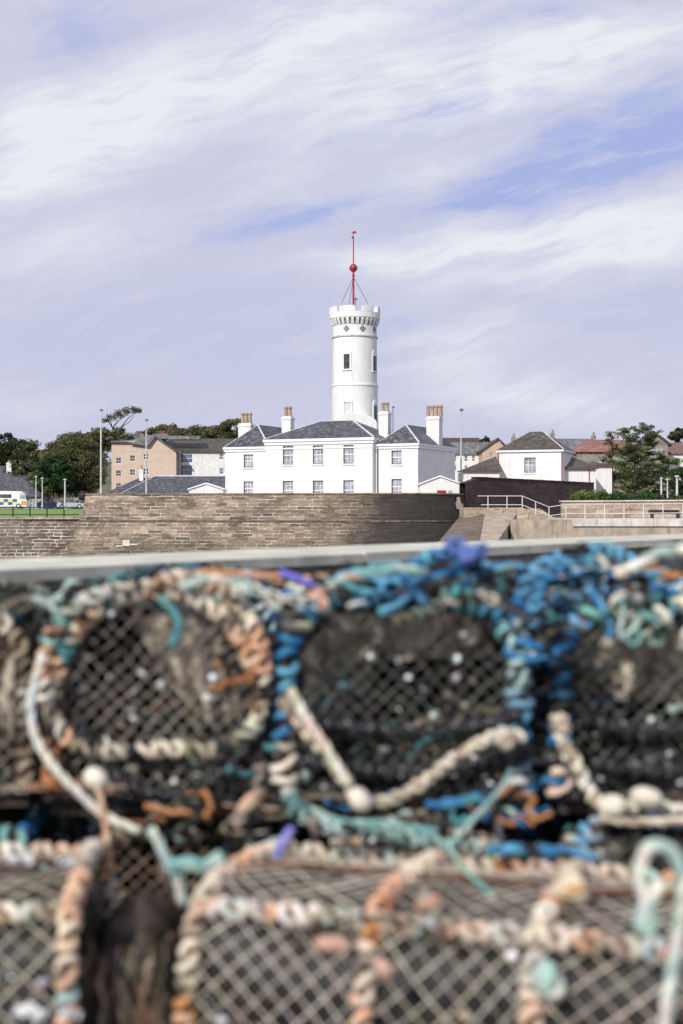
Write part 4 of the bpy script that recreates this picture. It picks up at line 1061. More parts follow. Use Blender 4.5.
# far left houses
Y = 226; t, w, h, k = block_house('slate_house', 'dark slate hipped house behind the white van', Y, -45, 42, 496.5, 9, 'white_old', 1.5)
add_block(t, w, h, 9, 'grey_render', Y, -45, [(31, 503, 3, 8), (37, 503, 3, 8)])
mb = MB(); hip_roof(mb, 0, w, 0, 9, h, (496.5-477)/k*1.05, 'x', .5); mb.build('roof', M['slate'], t)
Y = 246; t, w, h, k = block_house('chimney_house', 'slate roofed house with two white chimneys at far left', Y, -30, 33, 479, 9, 'white_old', 1.6)
add_block(t, w, h, 9, 'grey_render', Y, -30)
mb = MB(); hip_roof(mb, 0, w, 0, 9, h, 14/k, 'x', .4); mb.build('roof', M['slate'], t)
for px_, tp_ in ((6.2, 462), (18.5, 465.5)): chimney(t, (px_+30)/k, 2.4, h-.2, PZ(tp_, Y)-1.6, .85, .9, 'white', 2, .35)
Y = 320; t, w, h, k = block_house('hilltop_house', 'small white house glimpsed among the hill trees at left', Y, 62, 82, 452.5, 8, 'white', None)
add_block(t, w, h, 8, 'white_old', Y, 62, [(67, 456, 2, 3), (74, 456, 2, 3)])
mb = MB(); gable_roof(mb, 0, w, 0, 8, h, 5/k, 'x', .3); mb.build('roof', M['slate_pale'], t)
# garden wall by the cars
blk('garden_wall', 'brown garden wall behind the parked cars', 'wall', [(40, 498), (88, 498), (88, 512), (40, 512)], 238, .4, M['rubble'])
pt_tree('bush', 'pale grey-white flowering bush behind the silver car', 75, 224, 506, 496.5, 16, 'lime', n=800, ls=.16, trunk=.06, cat='bush', z0=1.5)
bpy.data.objects['bush.001'].children[0].data.materials[0] = M['leaf']
me_ = [c for c in bpy.data.objects['bush.001'].children if c.name.startswith('crown')][0].data
ca = me_.color_attributes['Col']; ca.data.foreach_set('color', [x for i in range(len(me_.vertices)) for x in ((.55, .56, .5, 1) if (i//4) % 3 else (.25, .3, .18, 1))])

# right of the signal house -----------------------------------------------------------------
Y = 230; t, w, h, k = block_house('terrace_house', 'white terrace with long weathered slate roof just right of the signal house', Y, 452, 487, 454.5, 9, 'white_old', 1.6)
add_block(t, w, h, 9, 'white_old', Y, 452, [(455, 458.5, 3, 5.5), (466, 458.5, 3.4, 6), (473.5, 458.5, 3.2, 5.5), (455, 468, 3, 5), (466, 468, 3.2, 5)])
mb = MB(); z0_, z1_ = h, PZ(441, Y)-1.6; mb.add([(-3, -.3, z0_), (w+.2, -.3, z0_), (w+1.4, 4.5, z1_), (-3, 4.5, z1_), (w+1.4, 9.3, z0_), (-3, 9.3, z0_)], [(0, 1, 2, 3), (3, 2, 4, 5)]); mb.build('roof', M['slate_pale'], t)
Y = 224; t, w, h, k = block_house('gable_house', 'tan gabled house between the white terrace and the hipped cottage', Y, 482, 508, 451, 10, 'tan_render', 1.6)
add_block(t, w, h, 10, 'tan_render', Y, 482, [(491, 455, 4, 4.5)], gable=(.62, 11.5/k))
mb = MB(); gx = w*.62; mb.prism_y([(-.3, h-.2), (gx, h+11.5/k), (w+.6, h-.3), (w+.6, h), (gx, h+11.5/k+.3), (-.3, h+.1)], -.3, 10.3); mb.build('roof', M['slate_brown'], t)
Y = 262; t, w, h, k = block_house('dark_roof_house', 'long brown-roofed house on the skyline behind the white terrace', Y, 445, 480, 445, 9, 'greystone', 1.8)
add_block(t, w, h, 9, 'greystone', Y, 445); mb = MB(); gable_roof(mb, 0, w, 0, 9, h, 8.5/k, 'x', .3); mb.build('roof', mottled('dark_brown_roof', (.05, .035, .03), (.1, .07, .06), 1.5), t)
pt_tree('tree', 'small dark shrub on the skyline beside the brown roof', 485, 262, 447, 435.5, 11, 'dark', n=600, ls=.22, trunk=.1, z0=2)
pt_tree('tree', 'dark tree at the far right edge on the skyline', 683, 255, 450, 425.5, 36, 'dark', n=3600, ls=.25, z0=2)
# white hipped cottage
Y = 142; t = thing('cottage', 'white cottage with lichened hipped slate roof and one sash window', 'house', (PX(498.5, Y), Y, 1.2), radians(-21)); k = F/Y
w = (557-498.5)/k*1.10; h = PZ(452.5, Y)-1.2; d_ = 5.4
o = [(522.6-498.5)/k*1.09, (533.2-498.5)/k*1.09, PZ(473, Y)-1.2, PZ(458, Y)-1.2]
mb = MB(); facade(mb, (0, 0), 1, 0, w, -.1, h, [o], .2)
mb.add([(0, 0, -.1), (0, d_, -.1), (0, d_, h), (0, 0, h)], [(3, 2, 1, 0)]); mb.add([(w, 0, -.1), (w, d_, -.1), (w, d_, h), (w, 0, h)], [(0, 1, 2, 3)]); mb.add([(0, d_, -.1), (w, d_, -.1), (w, d_, h), (0, d_, h)], [(3, 2, 1, 0)])
mb.build('wall', M['white'], t); window(t, (0, 0), 1, 0, *o, reveal='maroon', sill='white_trim')
mb = MB(); mb.box(-.18, w+.18, -.18, d_+.18, h+.003, h+.2); mb.build('cornice', M['white_trim'], t)
mb = MB(); vv = hip_roof(mb, 0, w, 0, d_, h+.21, (450.5-433)/k+.2, 'x', .2); rf = mb.build('roof', M['slate_brown'], t)
mb = MB(); mb.tube([vv[1]+Vector((0, 0, .03)), vv[5]+Vector((0, 0, .03))], .05, 6); mb.build('hip_flashing', M['lead'], rf)
for px_, a_, b_ in ((498.3, 452, 472), (557.4, 453, 482)):
    mb = MB(); xx = (px_-498.5)/k*1.09; mb.tube([(xx, -.1, PZ(b_, Y)-1.2), (xx, -.1, PZ(a_, Y)-1.2)], .05, 6); mb.build('downpipe', M['red'], t)
# its side wings
def wing(label, Y, x0, x1, eave, ridge_pts, base_z=1.2, d_=6, side=None, mat='slate_brown', pipe=None):
    t = thing('cottage_wing', label, 'house', (PX(x0, Y), Y, base_z)); k = F/Y; w = (x1-x0)/k; h = PZ(eave, Y)-base_z
    mb = MB(); mb.box(0, w, 0, d_, -.1, h); mb.build('wall', M['white'], t)
    ra, rb = [((a-x0)/k, PZ(b, Y)-base_z) for a, b in ridge_pts]
    mb = MB(); vs = [(-.2, -.25, h+.12), (w+.2, -.25, h+.12), (w+.2, d_+.2, h+.12), (-.2, d_+.2, h+.12), (ra[0], d_/2, ra[1]), (rb[0], d_/2, rb[1])]
    mb.add(vs, [(0, 1, 5, 4), (1, 2, 5), (2, 3, 4, 5), (3, 0, 4), (3, 2, 1, 0)]); mb.build('roof', M[mat], t)
    mb = MB(); mb.box(-.22, w+.22, -.3, -.2, h-.02, h+.11); mb.build('gutter', M['maroon'], t)
    if pipe: mb = MB(); xx = (pipe-x0)/k; mb.tube([(xx, -.08, -.1), (xx, -.08, h+.4)], .045, 6); mb.build('downpipe', M['red'], t)
    return t
wing('low slate roofed wing on the left side of the white cottage', 139, 463, 499.5, 471.5, ((485, 461), (499, 455)))
wing('right wing of the white cottage with dark hipped roof and red downpipe', 141, 560, 596, 469, ((566, 452.5), (584, 458)), pipe=589)
t = wing('pale gable-end block right of the cottage wing, partly behind the pines', 146, 594, 612, 466, ((596, 460), (603, 462)), d_=5)
for px_, a_, b_, Y in ((514, 441, 434, 200), (553, 437, 430, 210), (594, 437, 432.5, 212)):
    mb = MB(); x_ = PX(px_, Y); mb.box(x_-.3, x_+.3, Y, Y+.8, PZ(a_+14, Y), PZ(b_+3, Y)); mb.lathe([(.17, 0), (.14, .4), (.17, .5)], (x_, Y+.4, PZ(b_+3, Y)+.003), 8)
    tag(mb.build('chimney_stack', M['greystone']), {514: 'dark chimney behind the ridge left of the cottage roof', 553: 'chimney at the left end of the grey roof behind the cottage', 594: 'chimney at the right end of the grey roof by the red tiled roof'}[px_], 'chimney')
Y = 206; t, w, h, k = block_house('grey_roof_house', 'stone house with long grey slate roof behind the cottage', Y, 553, 596, 452, 9, 'greystone', 1.5)
add_block(t, w, h, 9, 'greystone', Y, 553); mb = MB(); gable_roof(mb, 0, w, 0, 9, h, 15/k, 'x', .3); mb.build('roof', M['slate_pale'], t)
mb = MB(); mb.box(0, w, 3, 6, h+15/k-1.2, h+15/k-.4); 
Y = 196; t, w, h, k = block_house('red_roof_house', 'rubble stone house with pale red tiled roof behind the pines', Y, 577, 655, 452, 9, 'greystone', 1.5)
add_block(t, w, h, 9, 'greystone', Y, 577, [(600, 462, 3, 5), (645, 462, 3, 5)])
mb = MB(); z1_ = h+14/k; mb.add([(-.4, -.4, h), (w, -.4, h), (w, 4.5, z1_), ((585-577)/k+.8, 4.5, z1_), (w, 9.4, h), (-.4, 9.4, h)], [(0, 1, 2, 3), (3, 2, 4, 5), (5, 0, 3), (0, 5, 4, 1)]); mb.build('roof', M['redtile'], t)
Y = 188; t, w, h, k = block_house('stone_gable_house', 'tan stone gabled house right of the pines', Y, 648, 668, 444, 8, 'tan_render', 1.5)
add_block(t, w, h, 8, 'greystone', Y, 648, [(655, 450, 5, 5), (661, 450, 3, 5)], gable=(.4, 9/k))
mb = MB(); gx = w*.4; mb.prism_y([(-.3, h-.3), (gx, h+9/k), (w+.5, h-.3), (w+.5, h), (gx, h+9/k+.3), (-.3, h)], -.3, 8.3); mb.build('roof', M['slate_brown'], t)
Y = 192; t, w, h, k = block_house('roadside_house', 'pale house with red-brown roof at the right edge', Y, 664, 720, 453, 8, 'white_old', 1.5)
add_block(t, w, h, 8, 'white_old', Y, 664, [(676, 462, 5, 8)]); mb = MB(); gable_roof(mb, 0, w, 0, 8, h, 12/k, 'x', .3); mb.build('roof', mottled('brown_pink_roof', (.12, .07, .06), (.22, .13, .11), 2), t)

# pines and hedge on the right
def pine(px_, Y, top, base, wpx, label, pal='pine', seed=0, dens=1.0, name='pine_tree'):
    random.seed(seed+77); x = PX(px_, Y); z0 = .9; k = F/Y; t = thing(name, label, 'tree', (x, Y, z0), 0, 'trees behind the parapet'); H = PZ(top, Y)-z0; W_ = wpx/k
    mt = MB(); mt.tube([(0, 0, -.3), (.1, 0, H*.5), (.0, 0, H*.97)], [.16, .1, .03], 8); mb = MB(); pl = PAL[pal]
    nb = int(54*dens)
    for i in range(nb):
        f = .16+.82*(i+random.random()*.6)/nb; g = random.uniform(0, 2*pi); ln = W_*.62*(1.15-f)**.55*random.uniform(.35, 1.3)
        a = Vector((0, 0, H*f)); b = Vector((cos(g)*ln, sin(g)*ln, H*f+ln*random.uniform(.02, .45)))
        mt.tube([a, a.lerp(b, .5)-Vector((0, 0, .04)), b], [.035, .025, .01], 4)
        col = random.choice(pl); br = random.uniform(.6, 1.6)
        for q in range(3):
            c_ = a.lerp(b, .5+.25*q); rr = random.uniform(.28, .5)
            for s_ in range(int(46*dens)):
                e = rnd_unit(); p = c_+Vector((e.x*rr*1.25, e.y*rr*1.1, e.z*rr*.55))*random.random()**.45
                leaf(mb, p, rnd_unit(), .085*random.uniform(.7, 1.6), tuple(ch*br*random.uniform(.6, 1.4) for ch in col))
    mb.build('crown', M['leaf'], t); mt.build('trunk', M['bark'], t)
pine(629, 150, 427, 497, 44, 'ragged pine with a crown leaning left, left of the tallest', seed=1)
pine(645, 151, 425.5, 497, 46, 'tallest dark pine behind the sandstone parapet', seed=2, dens=1.15)
pine(611, 148, 431, 497, 22, 'slender thin-leaved birch at the left of the pine group', 'ochre', seed=3, dens=.6, name='birch_tree')
pine(634, 146, 446, 497, 46, 'low wide pine in front of the two taller ones', seed=4)
pine(668, 152, 456, 497, 40, 'yellowish green rounded tree right of the pines', 'lime', seed=5, name='young_tree')
pine(686, 140, 468, 500, 30, 'dark green small tree at the right frame edge', 'green', seed=6, name='young_tree')
random.seed(5)
def hedge(px0, px1, Y, top, label, pal, n, lo=.6):
    x0, x1 = PX(px0, Y), PX(px1, Y); t = thing('hedge', label, 'hedge', ((x0+x1)/2, Y, .7)); w = x1-x0; h = PZ(top, Y)-.7; mb = MB()
    for i in range(n//26):
        c_ = Vector((random.uniform(-w/2, w/2), random.uniform(-.7, .7), h*random.uniform(.25, .88)+.12*mnoise.noise(Vector((i, 0, 0))))); col = random.choice(PAL[pal]); br = random.uniform(.7, 1.5)
        for k_ in range(26):
            leaf(mb, c_+rnd_unit()*.28*random.random()**.4, (rnd_unit()+Vector((0, -.5, .5))).normalized(), .09*random.uniform(.6, 1.3), tuple(ch*br*random.uniform(.7, 1.4) for ch in col))
    mb.build('foliage', M['leaf'], t); mb = MB()
    for i in range(8): xx = -w/2+w*(i+.5)/8; mb.tube([(xx, 0, -.3), (xx+.1, 0, h*.7)], [.04, .02], 5)
    mb.build('stem', M['bark'], t)
hedge(573, 607, 97, 489.5, 'yellow-green shrubs at the left end of the parapet hedge', 'lime', 4200)
hedge(600, 662, 98, 492, 'dark green hedge along the top of the sandstone parapet', 'green', 6500)
hedge(655, 760, 100, 494, 'low dark hedge behind the white lamp posts at right', 'dark', 4500)

# ------------------------------------------------------------------ vehicles
def wheel(parent, x, y, r=.34, w=.22):
    mb = MB(); n = 20
    vs = [(x+r*cos(2*pi*i/n), y+s_*w/2, r+r*sin(2*pi*i/n)) for s_ in (-1, 1) for i in range(n)]
    mb.add(vs, [tuple(range(n)), tuple(range(2*n-1, n-1, -1))]+[(i, i+n, (i+1) % n+n, (i+1) % n) for i in range(n)])
    o = mb.build('wheel', M['tyre'], parent)
    mb = MB(); r2 = r*.6; yy = y-w/2-.012 if y < 0 else y+w/2+.012
    mb.add([(x+r2*cos(2*pi*i/n), yy, r+r2*sin(2*pi*i/n)) for i in range(n)], [tuple(range(n))]); mb.build('hubcap', M['lamp_metal'], o)
def body_sections(mb, prof, hw, tuck=.9):
    """side profile (x,z) with narrower upper half"""
    n = len(prof); zmax = max(z for _, z in prof); vs = []
    for s_ in (-1, 1):
        for x, z in prof: vs.append((x, s_*hw*(1 if z < zmax*.58 else tuck), z))
    mb.add(vs, [tuple(range(n)), tuple(range(2*n-1, n-1, -1))]+[(i, i+n, (i+1) % n+n, (i+1) % n) for i in range(n)])
def car(px_, Y, label, mat, rz, z):
    t = thing('parked_car', label, 'car', (PX(px_, Y), Y, z), rz, 'cars parked beyond the grass')
    mb = MB(); body_sections(mb, [(-2.1, .25), (2.1, .25), (2.12, .62), (1.95, .78), (1.05, .9), (-1.9, .95), (-2.12, .75)], .86, 1.0); mb.build('body', M[mat], t)
    mb = MB(); prof = [(-1.75, .953), (1.0, .905), (.35, 1.42), (-1.0, 1.45)]
    vs = [(x, s_*(.82 if z < 1.2 else .66), z) for s_ in (-1, 1) for x, z in prof]; mb.add(vs, [(0, 1, 2, 3), (7, 6, 5, 4)]+[(i, i+4, (i+1) % 4+4, (i+1) % 4) for i in range(4)]); mb.build('windows', M['dglass'], t)
    mb = MB(); mb.add([(.36, -.67, 1.43), (.36, .67, 1.43), (-1.02, .67, 1.47), (-1.02, -.67, 1.47)], [(0, 1, 2, 3)]); mb.box(-.35, -.25, -.80, .80, .95, 1.44); mb.build('roof', M[mat], t)
    for x in (-1.35, 1.32):
        for y in (-.78, .78): wheel(t, x, y)
    for y in (-.6, .6):
        mb = MB(); mb.box(2.08, 2.14, y-.18, y+.18, .6, .74); mb.build('headlight', M['off_white'], t)
car(50, 222, 'dark blue car parked between two short lamp posts', 'car_blue', radians(20), 1.55)
car(71, 220, 'silver-grey car parked beside the pale bush', 'car_silver', radians(8), 1.55)
t = thing('parked_van', 'white van with blue and yellow side squares parked beyond the grass', 'van', (PX(6, 200), 200, 1.5))
mb = MB(); k = F/200; x1 = (28-6)/k; x0 = (-24-6)/k
body_sections(mb, [(x0, .3), (x1, .3), (x1, 1.15), (x1-.25, 1.9), (x1-.7, 2.42), (x0+.1, 2.5), (x0, 2.3)], 1.0, .95); mb.build('body', M['van_white'], t)
mb = MB(); q = [(x1-.95, 1.35), (x1-.12, 1.3), (x1-.32, 1.88), (x1-.72, 2.2), (x1-.95, 2.2)]; mb.add([(a, -1.01, b) for a, b in q], [tuple(range(5))]); mb.build('cab_window', M['glass'], t)
mb = MB(); mb.add([(x1+.01, -.85, 1.2), (x1+.01, .85, 1.2), (x1-.24, .8, 1.88), (x1-.24, -.8, 1.88)], [(0, 1, 2, 3)]); mb.build('windscreen', M['dglass'], t)
mb = MB(); mb.add([(x0+1.8, -1.012, 1.5), (x0+5.2, -1.012, 1.5), (x0+5.2, -1.012, 2.0), (x0+1.8, -1.012, 2.0)], [(0, 1, 2, 3)]); mb.build('side_window', M['dglass'], t)
sq = MB(); sb_ = MB(); sw = .62
for i in range(9):
    xa = x0+.4+i*sw
    for j in (0, 1):
        tgt = sq if (i+j) % 2 else sb_
        if xa+sw < x1-.4: tgt.add([(xa, -1.014, .5+j*.42), (xa+sw, -1.014, .5+j*.42), (xa+sw, -1.014, .92+j*.42), (xa, -1.014, .92+j*.42)], [(0, 1, 2, 3)])
sq.build('livery_blue', M['van_blue'], t); sb_.build('livery_yellow', M['van_yellow'], t)
mb = MB(); mb.add([(x1-.75, -1.02, .5), (x1-.05, -1.02, .5), (x1-.05, -1.02, 1.1), (x1-.75, -1.02, 1.1)], [(0, 1, 2, 3)]); mb.build('livery_orange', M['orange'], t)
for x in (x0+1.2, x1-1.1):
    for y in (-.92, .92): wheel(t, x, y, .36, .24)
# ------------------------------------------------------------------ lobster creels
def vary(c, a=.18):
    g = random.uniform(1-a, 1+a); return tuple(max(0, min(1, x*g*random.uniform(.93, 1.07))) for x in c)
PEACH = (.62, .36, .24); CREAM = (.66, .58, .45); BONE = (.72, .68, .58); MINT = (.38, .50, .45); TEAL = (.08, .26, .28); BLUE = (.04, .20, .42); SKYB = (.13, .36, .54)
RUST = (.45, .20, .08); TAUPE = (.32, .26, .20); INK = (.02, .022, .022); DKGRN = (.03, .075, .055); SEAG = (.17, .36, .33); OLIVE = (.14, .13, .09); SALMON = (.66, .32, .22); VIOLET = (.16, .16, .55)
def pick(*opts):
    """opts: (colour, weight)"""
    r = random.uniform(0, sum(w for _, w in opts))
    for c, w in opts:
        r -= w
        if r <= 0: return vary(c)
    return vary(opts[-1][0])
def coil(mb, path, r0, rr, pitch, colf, seg=10, n=5, tight=.0):
    """rope wound round a bar that follows path"""
    fr = frames(path); cum = [0]
    for a, b in zip(path, path[1:]): cum.append(cum[-1]+(b-a).length)
    Ltot = cum[-1]; turns = max(1, int(Ltot/pitch)); N = turns*seg; j = 0; pts = []; cols = []; tc = None
    ph = random.uniform(0, 6.28)
    for i in range(N+1):
        s = Ltot*i/N
        while j < len(cum)-2 and cum[j+1] < s: j += 1
        u = (s-cum[j])/max(1e-9, cum[j+1]-cum[j]); p = path[j].lerp(path[j+1], u); t, a, b = fr[j]
        if i % seg == 0:
            nc = colf(s/Ltot); tc = nc if tc is None or random.random() < .45 else tuple(.55*x+.45*y for x, y in zip(tc, nc)); rj = r0*random.uniform(.8, 1.5)
        # uneven turns: the wrap bunches up and loosens
        g = 2*pi*i/seg+ph+.5*sin(s*37)
        pts.append(p+(a*cos(g)+b*sin(g))*(rj+rr*.6)+t*.006*sin(i*.9)); cols.append(tc)
    mb.tube(pts, rr, n, cols)
def rope3(name, pts, r, colf, label, cat='rope', step=.006, group=None, fuzz=0, frizz=0):
    """three-strand laid rope"""
    path = smooth_path(pts, step, jitter=fuzz); fr = frames(path); mb = MB()
    for k in range(3):
        q = []; cs = []
        for i, p in enumerate(path):
            g = 2*pi*k/3+i*step/(r*7.5)*2*pi; t, a, b = fr[i]
            q.append(p+(a*cos(g)+b*sin(g))*r*.5); cs.append(colf(i/len(path)) if i % 4 == 0 or not cs else cs[-1])
        mb.tube(q, r*.62, 6, cs)
    for i in range(int(frizz)):
        p = random.choice(path); d_ = rnd_unit(); mb.tube([p, p+d_*r*1.5, p+d_*r*2.2+Vector((0, 0, -r*.8))], [r*.1, r*.08, r*.04], 3, colf(.5))
    o = mb.build(name, M['rope'], None, smooth=True)
    return tag(o, label, cat, group)
def knot(mb, c, r, colf):
    c = Vector(c)
    for k in range(3):
        ax = rnd_unit(); a = ax.orthogonal().normalized(); b = ax.cross(a)
        mb.tube([c+(a*cos(2*pi*i/14)+b*sin(2*pi*i/14))*r*.62 for i in range(14)], r*.42, 6, colf(0), closed=True)

class Profile:
    """arched end outline of a creel, x across and z up"""
    def __init__(s, w, h, zs, n=2.3):
        s.w, s.h = w, h; pts = []
        for i in range(9): pts.append(Vector((-w/2, 0, zs*i/8)))
        for i in range(1, 32):
            g = pi-pi*i/32; cx, sx_ = cos(g), sin(g)
            pts.append(Vector((w/2*math.copysign(abs(cx)**(2/n), cx), 0, zs+(h-zs)*abs(sx_)**(2/n))))
        for i in range(9): pts.append(Vector((w/2, 0, zs*(8-i)/8)))
        # soften: sides bulge slightly inward at the foot
        s.p = pts; s.cum = [0]
        for a, b in zip(pts, pts[1:]): s.cum.append(s.cum[-1]+(b-a).length)
        s.L = s.cum[-1]
    def at(s, d):
        d = max(0, min(s.L, d)); j = 0
        while j < len(s.cum)-2 and s.cum[j+1] < d: j += 1
        return s.p[j].lerp(s.p[j+1], (d-s.cum[j])/(s.cum[j+1]-s.cum[j]))
    def inside(s, x, z):
        if z < .004 or abs(x) >= s.w/2: return False
        # height of arch at x
        zt = 0
        for a, b in zip(s.p, s.p[1:]):
            if (a.x-x)*(b.x-x) <= 0 and abs(a.x-b.x) > 1e-6: zt = max(zt, a.z+(b.z-a.z)*(x-a.x)/(b.x-a.x))
        return z < zt-.003
def diamond_lines(fin, a0, a1, b0, b1, cell, stepf=.5):
    """polylines of both diagonal families over (a,b) where fin(a,b) is true"""
    out = []
    for sgn in (1, -1):
        rng = (a1-a0)+(b1-b0); nl = int(rng/cell)
        for i in range(nl+1):
            c_ = i*cell; cur = []
            t = 0
            while t <= (b1-b0):
                a = (a0+c_-t) if sgn > 0 else (a1-c_+t); b = b0+t
                if a0 <= a <= a1 and fin(a, b): cur.append((a, b))
                else:
                    if len(cur) > 1: out.append(cur)
                    cur = []
                t += cell*stepf
            if len(cur) > 1: out.append(cur)
    return out
def creel(label, loc, rz, w, h, Ln, zs, n_exp, pal, key, endhoops=(0, .5, 1), cell=.037, net_col=(.05, .05, .045), tw=.0013, loose=1.0, dark=True, extra=None, tilt=0, wrap_r=.0078, inner=True, group='lobster creels stacked on the quay', shoulder=None, fine_top=None, lean=None, patches=(), funnel_mat='knit_taupe'):
    random.seed(key); pr = Profile(w, h, zs, n_exp)
    t = thing('lobster_creel', label, 'lobster creel', loc, rz, group)
    if tilt: t.rotation_euler = (tilt, 0, rz)
    off = lambda q: Vector((0, mnoise.noise(q*5+Vector((key, 0, 0)))*.010, mnoise.noise(q*4+Vector((0, key, 0)))*.010))
    fmb = MB(); hoops = []
    for e in endhoops:
        hp = [Vector((p.x, e*Ln, p.z)) for p in pr.p]; hp = [p+off(p) for p in hp]; hoops.append(hp)
        fmb.tube(hp, .0065, 6); fmb.tube([hp[0], hp[-1]], .0065, 6)
    dS = shoulder if shoulder is not None else pr.L*.33
    bars = {}
    for nm, d_ in (('bl', .0), ('br', pr.L), ('sl', dS), ('sr', pr.L-dS), ('tp', pr.L/2)):
        p = pr.at(d_); b = [Vector((p.x, y, p.z))+off(Vector((p.x, y, p.z))) for y in [Ln*i/16 for i in range(17)]]; bars[nm] = b; fmb.tube(b, .006, 6)
    fmb.build('frame', M['rust'], t)
    # slatted base
    mb = MB()
    for i in range(5):
        x = -w/2+w*(i+.5)/5; mb.box(x-.022, x+.022, .0, Ln, -.014, -.002)
    for y in (.03, Ln/2, Ln-.03): mb.box(-w/2, w/2, y-.02, y+.02, -.034, -.0145)
    mb.build('base', M['wood'], t)
    # rope windings
    for (nm, path, colf, pitch, rr) in pal(pr, hoops, bars):
        mb = MB(); coil(mb, smooth_path(path, .012), .006 if (rr or wrap_r) < .009 else .0115, rr or wrap_r, pitch*.82, colf); mb.build(nm, M['rubber'] if nm == 'rubber_wrap' else M['rope'], t, smooth=True)
    # side and top netting, both diagonal families sagging together
    mb = MB()
    def P3(d_, y, sink=0):
        p = pr.at(d_); q = Vector((p.x, y, p.z)); c_ = Vector((0, 0, h*.45)); v = (Vector((0, y, h*.45))-q)
        # slack between hoops
        sg = min(abs(y/Ln-e) for e in endhoops)*2; k_ = (.035*sg+.02*(mnoise.noise(q*9+Vector((key, 1, 2)))+.3)*sg*2)*loose
        return q+v.normalized()*k_+off(q)
    for ln in diamond_lines(lambda a, b: True, 0, pr.L, 0, Ln, cell):
        pts = [P3(a, b) for a, b in ln]; mb.tube(pts, tw*random.uniform(.85, 1.2), 3, vary(net_col, .4), cap=False)
    # end nets
    for yy, e in ((0, 0), (Ln, 1)):
        for ln in diamond_lines(pr.inside, -w/2, w/2, 0, h, cell*.92, .35):
            nz = lambda a, b, s_: .011*mnoise.noise(Vector((a*11+s_, b*11, key)))+.006*mnoise.noise(Vector((a*30+s_, b*30, key)))
            pts = [Vector((a+nz(a, b, 5), yy+(.03*(1-abs(a)/w*2)*(1-abs(b-h/2)/h*2)+.012*mnoise.noise(Vector((a*9, b*9, key))))*(1 if e == 0 else -1), b+nz(a, b, 17))) for a, b in ln]
            mb.tube(pts, tw*random.uniform(.85, 1.2), 3, vary(net_col, .4), cap=False)
    net_mb = mb
    if inner:
        # inner parlour walls and a sagging fine net lining
        mb = MB()
        def sheet(f, nu, nv, su, sv):
            vs = [f(i/nu, j/nv) for j in range(nv+1) for i in range(nu+1)]; fs = []; uv = []
            for j in range(nv):
                for i in range(nu):
                    a = j*(nu+1)+i; fs.append((a, a+1, a+nu+2, a+nu+1)); uv.append([(i/nu*su, j/nv*sv), ((i+1)/nu*su, j/nv*sv), ((i+1)/nu*su, (j+1)/nv*sv), (i/nu*su, (j+1)/nv*sv)])
            mb.add(vs, fs, None, uv)
        for m_, yy in enumerate((.36, .62, .93)):
            sheet(lambda a, b: Vector(((a-.5)*w*.98, Ln*yy+.06*mnoise.noise(Vector((a*4, b*4, key+m_)))+.05*sin(b*3), b*h*.94*(1-.5*abs(a-.5)**2*2))), 18, 14, w, h)
        sheet(lambda a, b: P3(pr.L*a, Ln*b)+(Vector((0, Ln*b, h*.45))-P3(pr.L*a, Ln*b)).normalized()*(.022+.02*mnoise.noise(Vector((a*14, b*9, key)))), 44, 14, pr.L, Ln)
        sheet(lambda a, b: Vector(((a-.5)*w*.96, Ln*b, .006+.012*mnoise.noise(Vector((a*8, b*8, key))))), 10, 10, w, Ln)
        mb.build('inner_net', M['knit_dark'], t, smooth=True)
        # twine heap and torn net inside
        mb = MB()
        for i in range(150):
            p = Vector((random.uniform(-.42, .42)*w, random.uniform(.1, .9)*Ln, random.uniform(.02, .6)*h)); pts = [p]; d_ = rnd_unit()
            for q in range(7):
                d_ = (d_+rnd_unit()*.7).normalized(); n_ = pts[-1]+d_*.03
                if not (abs(n_.x) < w*.44 and .02 < n_.y < Ln-.02 and .01 < n_.z < h*.8): break
                pts.append(n_)
            if len(pts) > 2: mb.tube(pts, random.choice((.0015, .002, .003, .0045)), 4, pick((INK, 6), ((.06, .055, .04), 2), (TAUPE, .5), (DKGRN, 1), ((.2, .09, .04), .5), (TEAL, .2)))
        mb.build('twine_heap', M['rope'], t)
        for (xa, za, xb, zb_, xc, zc, xd, zd, yy, mt) in patches:
            mb = MB()
            def pf(a, b):
                x = (xa*(1-a)+xb*a)*(1-b)+(xd*(1-a)+xc*a)*b; z = (za*(1-a)+zb_*a)*(1-b)+(zd*(1-a)+zc*a)*b
                fold = .018*sin(a*26+b*5+key)*(.3+b)+.03*mnoise.noise(Vector((a*5, b*3, key)))
                return Vector((x*w/2, yy+fold+.10*b, z*h))
            sheet(pf, 40, 24, .5, .4); mb.build('inner_net', M[mt], t, smooth=True)
            mb = MB()
            for q in range(34):
                a0_, a1_ = random.random(), random.random(); mb.tube([pf(a0_+(a1_-a0_)*.25*s_/6, s_/6)-Vector((0, .008, 0)) for s_ in range(7)], .0013, 3, pick((TAUPE, 2), (CREAM, 1), (OLIVE, 1)))
            mb.build('twine', M['net'], t)
        # entrance funnel
        mb = MB(); side = 1 if key % 2 else -1; N_, K_ = 20, 8; vs = []; fs = []; uv = []
        for j in range(K_+1):
            f = j/K_; r = .12*(1-f)**1.3+.05; c_ = Vector((side*(w*.42-f*w*.30), Ln*.40+f*.04, h*.56-f*.05))
            for i in range(N_):
                g = 2*pi*i/N_; vs.append(c_+Vector((0, cos(g)*r*1.15, sin(g)*r)))
        for j in range(K_):
            for i in range(N_):
                fs.append((j*N_+i, j*N_+(i+1) % N_, (j+1)*N_+(i+1) % N_, (j+1)*N_+i)); uv.append([(i*.04, j*.03), ((i+1)*.04, j*.03), ((i+1)*.04, (j+1)*.03), (i*.04, (j+1)*.03)])
        mb.add(vs, fs, None, uv); fn = mb.build('entrance_funnel', M[funnel_mat], t, smooth=True)
